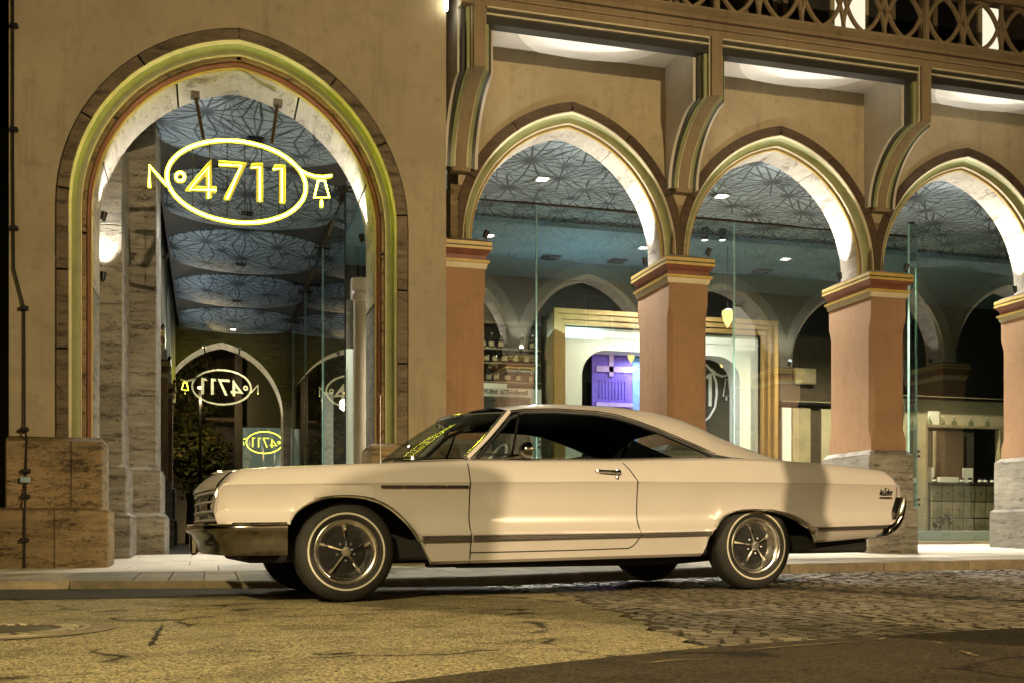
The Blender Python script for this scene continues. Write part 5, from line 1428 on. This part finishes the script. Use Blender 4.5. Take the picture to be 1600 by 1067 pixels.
# door panel gaps: thin dark shut lines lying in the flank (a recessed seam)
def flank_y(x, z):
    col = [r[0] for r in flank_rows([x])]
    col = sorted(((p[2], p[1]) for p in col))
    return interp(col, z)
def seam(pts, nm, r=.0042, dy=-.0005, mat='blk', par=car):
    P = []
    for (a, b), (c_, d) in zip(pts, pts[1:]):
        n = max(2, int(math.hypot(c_ - a, d - b) / .03))
        P += [(lerp(a, c_, k / n), lerp(b, d, k / n)) for k in range(n)]
    P.append(pts[-1]); path = [(x, flank_y(x, z) + dy, z) for x, z in P]
    return part(nm, MB().tube(path, r, 6), mat, par)
zs = [.965, .88, .80, .7, .6, .5, .41, .37, .34, .324]
door = thing_part('door', car)
seam([(door_edge(z), z) for z in zs] + [(1.6, .316), (1.2, .312), (.836, .310)], 'shut_line', par=door)
seam([(.836, .943), (.838, .6), (.836, .242)], 'shut_line', par=door)
# door handle and lock
hx, hz = 1.93, .868
yh_ = flank_y(hx, hz)
part('handle', MB().tube([(1.80, flank_y(1.80, hz) - .012, hz + .004), (1.82, yh_ - .028, hz + .003), (1.93, yh_ - .034, hz), (1.955, yh_ - .028, hz)], [.008, .011, .012, .014], 8), 'chrome', door)
part('handle_plate', MB().lathe([(.001, -.02), (.024, -.016), (.027, 0)], lambda a, b, h: (1.945 + a, yh_ - .004 + h, hz - .004 + b), 18), 'chrome', door)
part('handle_plate', MB().lathe([(.001, -.012), (.02, -.008), (.022, 0)], lambda a, b, h: (1.805 + a * 1.6, yh_ + .0 + h, hz + .004 + b * .7), 18), 'chrome', door)
part('lock', MB().lathe([(.001, -.014), (.012, -.012), (.015, 0)], lambda a, b, h: (1.935 + a, flank_y(1.935, .826) + h, .826 + b), 14), 'chrome', door)
# rocker moulding: three ribbed strips along the flank
def moulding(x0, x1):
    xs = [lerp(x0, x1, k / 24) for k in range(25)]; rows = []
    for f_, dy in ((0, .002), (.02, -.016), (.10, -.020), (.20, -.020), (.24, -.010), (.30, -.010), (.34, -.017), (.50, -.017), (.54, -.009), (.60, -.009), (.64, -.014), (.86, -.012), (.96, -.006), (1, .004)):
        rows.append([(x, flank_y(x, lerp(interp(LIP, x), interp(MBT, x), .1)) + dy, lerp(interp(LIP, x) - .002, interp(MBT, x), f_)) for x in xs])
    part('side_moulding', MB().grid(rows), 'mould', car, angle=20)
moulding(.488, .830); moulding(.846, 2.108); moulding(2.118, 2.685); moulding(3.615, 4.312)
# chrome lips round the wheel openings
for A, x0, x1 in ((FA, -.38, .50), (RA_, 2.69, 3.61)):
    pts = [p for p in A if x0 <= p[0] <= x1]
    for side in (1, -1):
        path = [(x, (flank_y(x, z + .002) - .008) if side == 1 else 2 * YC0 - flank_y(x, z + .002) + .008, z - .004) for x, z in pts]
        part('wheel_arch_trim', MB().tube(path, .0135, 8), 'chrome', car)
# louvre ornament on the front fender
va = thing_part('fender_ornament', car)
for k in range(4):
    a = .222 + k * .152; z = .753 + a * .004
    part('chrome_port', MB().box(a, a + .148, flank_y(a, z) - .011, flank_y(a, z) + .01, z - .010, z + .010, .003), 'dchrome', va)
    part('black_inlay', MB().box(a + .006, a + .142, flank_y(a, z) - .0125, flank_y(a, z), z - .0055, z + .0045), 'blk', va)

# ---- hood, cowl, deck
def top_sheet(xs, crown, y_in=.19, zf=None, n=15, xbow=None):
    rows = []
    for x in xs:
        row = []
        for k in range(n):
            u = k / (n - 1); y = lerp(y_in + yplan(x), 2 * YC0 - y_in - yplan(x), u); s_ = 1 - (2 * u - 1) ** 2
            c_ = crown(x) if callable(crown) else crown
            z = interp(FT, x) + .003 + c_ * (s_ ** .7) + (.012 if abs(2 * u - 1) < .35 else 0) * (1 if callable(crown) else 0)
            row.append((x + (xbow(x) * s_ if xbow else 0), y, z))
        rows.append(row)
    return MB().grid(rows)
part('hood', top_sheet([-.70, -.66, -.6, -.5, -.3, 0, .2, .36], lambda x: .006 + .012 * sstep((x + .7) / .5), xbow=lambda x: -.10 * sstep((.0 - x) / .7)), 'paint', car)
part('cowl', top_sheet([.365, .45, .6, .75, .86], .006), 'paint', car)
part('trunk_lid', top_sheet([3.43, 3.6, 3.8, 4.1, 4.34, 4.40, 4.43], .015), 'paint', car)
# front header between the fenders, leaning forward
def bow(y): return -.085 * (1 - ((y - YC0) / .9) ** 2)
ys_ = [lerp(.10, 2 * YC0 - .10, k / 16) for k in range(17)]
hz_ = [(-.69, .862), (-.73, .838), (-.77, .80), (-.80, .765), (-.808, .742), (-.80, .735), (-.775, .734)]
part('front_header', MB().grid([[(x + bow(y) * (1 if x > -.76 else 1.0), y, z + .006 * (1 - ((y - YC0) / .9) ** 2)) for y in ys_] for x, z in hz_]), 'paint', car)
# hood badge dots
for yy in (.62, .78): part('hood_emblem', MB().lathe([(.001, .006), (.012, .004), (.013, -.004)], lambda a, b, h: (-.80 + bow(yy) - .012 + a * .5, yy + b, .788 + h), 10), 'blk', car)
# grille
gr = thing_part('grille', car)
part('grille_back', MB().grid([[(-.70 + bow(y), y, z) for y in ys_] for z in (.53, .736)]), 'blk', gr)
for z, r_, mt in ((.722, .011, 'chrome'), (.662, .008, 'chrome'), (.600, .008, 'chrome'), (.540, .011, 'chrome')):
    part('grille_bar', MB().tube([(-.79 + bow(y) + (.735 - z) * -.02, y, z) for y in ys_], r_, 8), 'barw', gr)
for k in range(15):
    z = .548 + k * .0115
    part('grille_slat', MB().tube([(-.765 + bow(y), y, z) for y in ys_], .0028, 4), 'barw', gr)
for k in range(12):
    y = lerp(.14, 1.74, k / 11); part('grille_post', MB().box(-.76 + bow(y), -.75 + bow(y), y - .004, y + .004, .54, .725), 'satin', gr)
for y in (.26, .47, 1.41, 1.62):
    hl = part('headlight', MB().lathe([(.001, -.012), (.05, -.008), (.075, .0), (.085, .004), (.085, .05)], lambda a, b, h: (-.772 + bow(y) + h, y + a, .634 + b), 20), 'chrome', gr)
part('fender_edge', MB().tube([(-.80, .105, .745), (-.815, .09, .70), (-.805, .088, .62), (-.79, .09, .53)], .012, 8), 'satin', gr)
# front bumper, wrapped round the corner
fbm = thing_part('front_bumper', car)
def bump_row(z, d, x_end):
    pts = [(x_end, yplan(x_end) - .006 + d * .2), (-.55, yplan(-.55) - .012 + d * .3), (-.70, yplan(-.7) - .004 + d * .5), (-.79 + d * .5, .04 + d * .4), (-.845 + d, .10), (-.875 + d, .22), (-.90 + d, .45), (-.925 + d, .70), (-.935 + d, YC0)]
    full = pts + [(x, 2 * YC0 - y) for x, y in pts[:-1]][::-1]
    return [(x, y, z) for x, y in full]
prof_b = [(.512, .02), (.508, -.006), (.497, -.02), (.478, -.02), (.464, -.006), (.452, .022), (.40, .050), (.345, .062), (.320, .078), (.312, .10), (.318, .13)]
part('blade', MB().grid([bump_row(z, d, -.388) for z, d in prof_b]), 'dchrome', fbm, angle=50)
part('end_face', MB().add([(-.388, yplan(-.388) - .006 + d * .2 + .0, z) for z, d in prof_b] + [(-.388, .12, .318), (-.388, .12, .512)], [tuple(range(len(prof_b) + 2))]), 'blk', fbm)
part('bumper_slot', MB().box(-.868, -.80, .22, .50, .375, .415, .012), 'blk', fbm)
part('bumper_slot', MB().box(-.868, -.80, 2 * YC0 - .5, 2 * YC0 - .22, .375, .415, .012), 'blk', fbm)
part('top_strip', MB().tube([(x - .004, y - (.010 if y < YC0 else -.010), .516) for x, y, z in bump_row(.51, .0, -.39)], .008, 6), 'chrome', fbm)
part('bumper_guard', MB().box(-.905, -.85, 1.28, 1.36, .30, .50, .015), 'chrome', fbm)
# rear bumper
rbm = thing_part('rear_bumper', car)
RB_o = [(4.497, .70), (4.508, .66), (4.503, .61), (4.49, .55), (4.47, .50), (4.44, .455), (4.40, .42), (4.347, .394), (4.251, .383)]
RB_i = [(4.462, .69), (4.455, .66), (4.445, .61), (4.43, .565), (4.41, .525), (4.385, .495), (4.35, .476), (4.318, .464), (4.285, .40)]
for side in (1, -1):
    f_ = (lambda y: y) if side == 1 else (lambda y: 2 * YC0 - y)
    rows = []
    for (xo, zo), (xi, zi) in zip(RB_o, RB_i):
        yb_ = yplan(min(xi, 4.4))
        rows.append([(xi - .06, f_(yb_ + .09), zi + .02), (xi - .012, f_(yb_ + .012), zi + .006), (xi, f_(yb_ - .012), zi), (lerp(xi, xo, .35), f_(yb_ - .026), lerp(zi, zo, .35)), (lerp(xi, xo, .75), f_(yb_ - .018), lerp(zi, zo, .75)), (xo, f_(yb_ + .025), zo), (xo + .01, f_(yb_ + .10), zo), (xo + .02, f_(.4), zo)])
    part('corner_wrap', MB().grid(rows), 'dchrome', rbm, angle=50)
part('blade', MB().grid([[(x + .02 + .03 * (1 - ((y - YC0) / .6) ** 2), y, z) for y in [lerp(.4, 2 * YC0 - .4, k / 8) for k in range(9)]] for x, z in RB_o]), 'dchrome', rbm, angle=50)
# tail panel, seam and end caps
ytl = [lerp(.09, 2 * YC0 - .09, k / 12) for k in range(13)]
part('tail_panel', MB().grid([[(x - .01, y, z) for y in ytl] for x, z in ((4.43, .885), (4.46, .825), (4.485, .759), (4.497, .70), (4.45, .68), (4.40, .60), (4.38, .45), (4.2, .36))]), 'paint', car)
seam([(4.352, .915), (4.395, .86), (4.42, .80), (4.435, .72), (4.445, .665)], 'tail_seam', .003)
# rear script emblem and bar
em = thing_part('rear_emblem', car)
def E3(x, z): return (x, flank_y(x, z) - .006, z)
sc = [[(4.268, .762), (4.262, .728), (4.280, .724)], [(4.276, .742), (4.290, .748), (4.288, .73), (4.276, .728), (4.278, .74)],
      [(4.322, .766), (4.310, .770), (4.303, .757), (4.316, .744), (4.318, .728), (4.304, .724), (4.298, .732)], [(4.326, .742), (4.338, .745), (4.334, .728), (4.325, .730)], [(4.345, .764), (4.342, .728)], [(4.345, .742), (4.356, .746), (4.356, .728), (4.344, .727)], [(4.362, .744), (4.362, .728)], [(4.362, .740), (4.372, .745)], [(4.374, .738), (4.384, .742), (4.380, .748), (4.373, .736), (4.384, .727)], [(4.262, .722), (4.30, .716), (4.385, .720)]]
for q in sc: part('script_stroke', MB().tube([E3(*p) for p in q], .0038, 5), 'blk', em)
part('emblem_bar', MB().box(4.266, 4.388, flank_y(4.33, .694) - .010, flank_y(4.33, .694) + .004, .688, .701, .002), 'bronze', em)

# ---- greenhouse
DRIP = [(.86, .966, .045), (1.0, 1.10, .10), (1.1, 1.20, .145), (1.215, 1.306, .19), (1.32, 1.323, .20), (1.57, 1.333, .20), (1.88, 1.325, .20), (2.045, 1.306, .195), (2.21, 1.262, .185), (2.375, 1.208, .172), (2.545, 1.142, .152), (2.716, 1.072, .128), (2.83, 1.020, .11)]
def drip(x): return interp([(a, b) for a, b, c_ in DRIP], x), interp([(a, c_) for a, b, c_ in DRIP], x)
RF = [(.93, 1.272), (1.05, 1.322), (1.297, 1.366), (1.471, 1.383), (1.709, 1.388), (2.084, 1.382), (2.37, 1.362), (2.628, 1.318), (2.803, 1.262), (2.98, 1.186), (3.13, 1.135), (3.282, 1.08), (3.40, 1.03), (3.49, 1.0)]
xs_roof = [1.215, 1.3, 1.45, 1.7, 1.95, 2.1, 2.25, 2.4, 2.55, 2.7, 2.83, 2.95, 3.1, 3.25, 3.38, 3.47]
def roof_sec(x, off=0.0):
    zr = interp(RF, x) - off
    if x <= 2.83: zd, yd = drip(x)
    else: zd, yd = lerp(1.02, interp(FT, x) + .004, sstep((x - 2.83) / .2)), lerp(.11, .10, (x - 2.83) / .6)
    zd = min(zd, zr - .004) - off
    L_ = [(yd + off, zd), (lerp(yd, .35, .30), lerp(zd, zr, .42)), (lerp(yd, .35, .65), lerp(zd, zr, .78)), (.36, zr), (.50, zr + .012), (.72, zr + .020), (YC0, zr + .023)]
    return [(x, y, z) for y, z in L_] + [(x, 2 * YC0 - y, z) for y, z in L_[:-1]][::-1]
m_ = MB(); rows = [roof_sec(x) for x in xs_roof]
# front edge bows forward toward the windscreen header
hdr = []
for (x, y, z) in rows[0]:
    s_ = 1 - ((y - YC0) / (YC0 - .19)) ** 2; hdr.append((1.215 - .26 * max(0, s_) ** .8, y, lerp(z, 1.325, min(1, max(0, s_) * 1.2)) if s_ > .02 else z))
part('roof', m_.grid([hdr] + rows[:11]), 'paint', car, angle=40)
for k0, k1 in ((0, 4), (9, 13)):
    part('sail_panel', MB().grid([[r[k] for k in range(k0, k1)] for r in rows[10:]]), 'paint', car, angle=40)
part('rear_window', MB().grid([[r[k] for k in range(3, 10)] for r in rows[10:]]), 'carglass', car, angle=40)
# headliner and dark cabin lining
part('headliner', MB().grid([[(x, y, z - .014) for x, y, z in roof_sec(x)[0:]] for x in xs_roof[:11]]), 'inner', car)
part('pillar_lining', MB().grid([[(x, y + .03, z) for x, y, z in (roof_sec(x)[0], roof_sec(x)[3])] for x in xs_roof[10:]]), 'inner', car)
part('pillar_lining', MB().grid([[(x, y - .03, z) for x, y, z in (roof_sec(x)[-1], roof_sec(x)[-4])] for x in xs_roof[10:]]), 'inner', car)
# windscreen
def base_pt(u):   # along the cowl, u 0..1 near to far
    s_ = 1 - (2 * u - 1) ** 2; return (.845 - .40 * s_ ** .75, lerp(.07, 2 * YC0 - .07, u), .952 + .012 * s_)
def head_pt(u):
    s_ = 1 - (2 * u - 1) ** 2; return (1.205 - .255 * s_ ** .8, lerp(.195, 2 * YC0 - .195, u), 1.300 + .022 * s_)
us = [k / 18 for k in range(19)]
rows = []
for v in range(7):
    t = v / 6; rows.append([tuple(lerp(a, b, t) - (.03 * math.sin(math.pi * t) if i == 0 else 0) for i, (a, b) in enumerate(zip(base_pt(u), head_pt(u)))) for u in us])
part('windscreen', MB().grid(rows), 'carglass', car, angle=60)
part('windscreen_trim', MB().tube([head_pt(u) for u in us], .012, 6), 'chrome', car)
part('windscreen_trim', MB().tube([base_pt(u) for u in us], .010, 6), 'chrome', car)
for s_ in (0, 1):
    fy = (lambda y: y) if s_ == 0 else (lambda y: 2 * YC0 - y)
    a_path = [(.85, .058, .955), (1.0, .105, 1.09), (1.1, .148, 1.19), (1.205, .19, 1.30)]
    part('windscreen_pillar', MB().tube([(x, fy(y), z) for x, y, z in a_path], .024, 8), 'paint', car)
    part('pillar_trim', MB().tube([(x - .022, fy(y - .008), z + .006) for x, y, z in a_path], .0085, 6), 'chrome', car)
    part('pillar_trim', MB().tube([(x + .02, fy(y - .014), z - .004) for x, y, z in a_path], .0075, 6), 'chrome', car)
    dp = [(x, fy(y - .010), z - .004) for x, z, y in [(a, b, c_) for a, b, c_ in DRIP if a >= 1.2]]
    part('drip_rail', MB().tube([(1.2, fy(.182), 1.297)] + dp, .0085, 6), 'chrome', car)
    part('window_frame', MB().tube([(x, fy(y + .002), z - .026) for x, y, z in [(.93, .066, .985), (1.0, .10, 1.065), (1.1, .145, 1.165), (1.21, .187, 1.277)]] + [(x, fy(y + .006), z - .024) for x, z, y in [(a, b, c_) for a, b, c_ in DRIP if a >= 1.3]], .016, 6), 'blk', car)
    # belt trim
    part('belt_trim', MB().tube([(x, fy(.085 + yplan(x) * .0), interp(FT, x) + .004) for x in [lerp(.9, 2.82, k / 16) for k in range(17)]], .0075, 6), 'satin', car)
    # side glass: vent pane, door pane, quarter pane
    def gp(x, z, d=.012):
        zd, yd = drip(x); zb_ = interp(FT, x); return (x, fy(lerp(.085, yd, min(1, max(0, (z - zb_) / max(.02, zd - zb_)))) + d), z)
    def pane(nm, poly): part(nm, MB().add([gp(x, z) for x, z in poly], [tuple(range(len(poly)))]), 'carglass', car, smooth=False)
    pane('vent_window', [(.925, .968), (1.185, .975), (1.275, 1.275), (1.225, 1.275)])
    pane('side_window', [(1.20, .975), (2.03, .982), (2.03, 1.282), (1.88, 1.300), (1.57, 1.308), (1.32, 1.297), (1.285, 1.275)])
    pane('quarter_window', [(2.045, .985), (2.78, 1.012), (2.716, 1.045), (2.545, 1.115), (2.375, 1.18), (2.21, 1.235), (2.045, 1.278)])
    part('vent_bar', MB().tube([gp(1.185, .965, -.004), gp(1.282, 1.285, -.004)], .0105, 6), 'chrome', car)
    part('vent_frame', MB().tube([gp(.93, .985, -.002), gp(1.18, .99, -.002)], .008, 6), 'blk', car)
    if s_ == 1:
        part('door_lining', MB().grid([[(x, fy(.15), z) for x in (.9, 1.5, 2.0, 2.8)] for z in (.3, .955)]), 'inner', car)
    else:
        part('door_lining', MB().grid([[(x, fy(.15), z) for x in (.9, 1.5, 2.0, 2.8)] for z in (.3, .945)]), 'inner', car)
# seats, dash, wheel
part('seat', MB().box(1.75, 1.95, .25, 1.63, .4, 1.00, .05), 'inner', car); part('seat', MB().box(1.35, 1.8, .25, 1.63, .35, .58, .05), 'inner', car)
part('rear_seat', MB().box(2.65, 2.9, .25, 1.63, .4, .99, .05), 'inner', car)
part('dashboard', MB().box(.72, .98, .16, 1.72, .70, .945, .03), 'inner', car)
part('parcel_shelf', MB().box(2.85, 3.42, .2, 1.68, .93, .97), 'inner', car)
sw_c = Vector((1.20, .55, .93)); tilt = R(30)
sw = part('steering_wheel', MB().tube([(sw_c.x + .19 * math.cos(a) * math.sin(tilt), sw_c.y + .19 * math.sin(a), sw_c.z + .19 * math.cos(a) * math.cos(tilt)) for a in [2 * math.pi * k / 36 for k in range(37)]], .011, 8, False), 'cwheel', car)
part('wheel_spoke', MB().tube([(sw_c.x - .0, sw_c.y - .18, sw_c.z), (sw_c.x - .05, sw_c.y, sw_c.z - .02), (sw_c.x, sw_c.y + .18, sw_c.z)], .012, 6), 'cwheel', sw)
part('interior_mirror', MB().box(1.13, 1.16, .84, 1.04, 1.235, 1.275, .008), 'blk', car)
# door mirror
mr = thing_part('door_mirror', car)
mx2, mz2 = 1.25, .955; my2 = .055
part('mirror_foot', MB().tube([(mx2 - .13, my2 + .02, mz2 + .004), (mx2 - .06, my2 - .0, mz2 + .020), (mx2 + .02, my2 + .0, mz2 + .016), (mx2 + .07, my2 + .02, mz2 + .004)], [.008, .016, .018, .010], 8), 'dchrome', mr)
part('mirror_stalk', MB().tube([(mx2 - .02, my2 - .005, mz2 + .02), (mx2 + .01, my2 - .045, mz2 + .05)], .010, 8), 'dchrome', mr)
part('mirror_head', MB().lathe([(.001, -.05), (.028, -.043), (.048, -.022), (.056, .005), (.058, .028), (.052, .034)], lambda a, b, h: (mx2 + .012 + h, my2 - .055 + a, mz2 + .062 + b), 20), 'dchrome', mr)
part('mirror_glass', MB().lathe([(.001, .030), (.052, .031)], lambda a, b, h: (mx2 + .012 + h, my2 - .055 + a, mz2 + .062 + b), 20), 'dchrome', mr)
# wipers and aerial
part('wiper', MB().tube([(.40, .30, .945), (.47, .22, .965), (.60, .17, .966)], .006, 6), 'blk', car); part('wiper', MB().tube([(.36, .62, .955), (.40, .5, .972), (.52, .28, .972)], .006, 6), 'blk', car)
part('wiper_pivot', MB().lathe([(.001, .03), (.018, .024), (.022, 0)], lambda a, b, h: (.50 + a, .20 + b, .95 + h), 12), 'satin', car)
pa_ = Vector((.262, .135, .918)); part('aerial', MB().tube([pa_, pa_ + Vector((0, 0, .16)), pa_ + Vector((.004, 0, .46))], [.004, .003, .002], 6), 'satin', car)
part('aerial_base', MB().lathe([(.001, .03), (.008, .028), (.016, 0)], lambda a, b, h: (pa_.x + a, pa_.y + b, pa_.z + h), 10), 'satin', car)

# ---- underbody and wheel wells
part('underbody', MB().box(-.62, 4.25, .14, 2 * YC0 - .14, .26, .40, .02), 'under', car)
part('exhaust_pipe', MB().tube([(.9, .5, .22), (2.6, .5, .21), (3.5, .45, .27), (4.1, .42, .33), (4.18, .42, .33)], .03, 8), 'under', car)
part('chassis_rail', MB().box(.62, 2.58, .22, .34, .205, .27, .01), 'under', car); part('chassis_rail', MB().box(.62, 2.58, 1.54, 1.66, .205, .27, .01), 'under', car)
part('rear_axle', MB().tube([(3.117, .1, .32), (3.117, 1.78, .32)], .05, 10), 'under', car)
for x0, x1, zt_ in ((-.62, .62, .80), (2.55, 3.72, .80)):
    for s_ in (0, 1):
        ya, yb_ = (.05, .36) if s_ == 0 else (2 * YC0 - .36, 2 * YC0 - .05)
        m_ = MB(); yi = .36 if s_ == 0 else 2 * YC0 - .36
        m_.quad((x0, yi, .28), (x1, yi, .28), (x1, yi, zt_), (x0, yi, zt_)); m_.quad((x0, ya, zt_), (x1, ya, zt_), (x1, yb_, zt_), (x0, yb_, zt_))
        m_.quad((x0, ya, .30), (x0, yb_, .30), (x0, yb_, zt_), (x0, ya, zt_)); m_.quad((x1, ya, .30), (x1, yb_, .30), (x1, yb_, zt_), (x1, ya, zt_))
        part('wheel_well', m_, 'under', car, smooth=False)
part('firewall', MB().box(.60, .66, .12, 2 * YC0 - .12, .3, .93), 'under', car); part('trunk_wall', MB().box(2.95, 3.0, .12, 2 * YC0 - .12, .3, .93), 'under', car)

# ---- wheels
def wheel(x, y, z, side, spin, steer=0.0):
    w = thing_part('wheel', car); w.location = (x, y, z); w.rotation_euler = (0, 0, steer)
    OFF[w.name] = Vector((0, 0, 0)); q = side
    f = lambda a, b, h: (a, h * q, b)      # h positive = inboard
    if not wheel.cache:
        c = wheel.cache
        c['tyre'] = MB().lathe([(.205, .05), (.212, .018), (.222, .010), (.245, .002), (.27, .004), (.295, .014), (.315, .030), (.3285, .050), (.332, .075), (.333, .11), (.332, .15), (.322, .185), (.29, .205), (.22, .20)], f, 56).mesh('tyre', angle=40)
        c['whitewall'] = MB().lathe([(.2445, .004), (.245, .0005), (.2565, .0008), (.257, .005)], f, 56).mesh('whitewall')
        c['rim'] = MB().lathe([(.213, .020), (.214, .006), (.207, .002), (.202, .006), (.199, .014), (.190, .016), (.183, .022), (.170, .040), (.155, .062), (.143, .074)], f, 56).mesh('rim', angle=50)
        c['disc'] = MB().lathe([(.144, .072), (.12, .058), (.08, .040), (.045, .030), (.001, .030)], f, 40).mesh('wheel_disc', angle=60)
        c['cap'] = MB().lathe([(.034, .034), (.034, .012), (.030, .006), (.012, .003), (.001, .0045)], f, 24).mesh('hub_cap')
        m_ = MB(); 
        c['spoke'] = m_.tube([(0, .022, .032), (0, .034, .085), (0, .050, .128), (0, .066, .148)], [.008, .0095, .0115, .015], 6).mesh('spoke')
        c['window'] = MB().lathe([(.001, .0), (.02, .004), (.028, .018)], lambda a, b, h: (a * 1.3, .043 + h, .095 + b * 1.25), 14).mesh('vent_hole')
        c['nut'] = MB().lathe([(.001, -.012), (.008, -.010), (.010, .004)], lambda a, b, h: (a, .036 + h, .060 + b), 8).mesh('lug_nut')
    c = wheel.cache
    put('tyre', c['tyre'], 'tyre', w); put('whitewall', c['whitewall'], 'ww', w); put('rim', c['rim'], 'rimc', w); put('wheel_disc', c['disc'], 'under', w); put('hub_cap', c['cap'], 'satin', w)
    for k in range(5):
        for nm, mt, da in (('spoke', 'chrome', 0), ('vent_hole', 'under', 36), ('lug_nut', 'satin', 36)):
            o = put(nm, c['window' if nm == 'vent_hole' else 'nut' if nm == 'lug_nut' else nm], mt, w); o.rotation_euler = (0, R(spin + da + 72 * k), 0)
    if side == -1: w.scale = (1, -1, 1) if False else (1, 1, 1); w.rotation_euler = (0, 0, math.pi + steer)
    return w
wheel.cache = {}; M['rimc'] = plain('wheel_chrome', (.88, .86, .83), .22, 1.0, var=.04, bump=0)
wheel(0, 0, .329, 1, 0, 0.0); wheel(3.117, 0, .329, 1, -8)
wheel(0, 2 * YC0, .329, -1, 0, 0.0); wheel(3.117, 2 * YC0, .329, -1, 20)
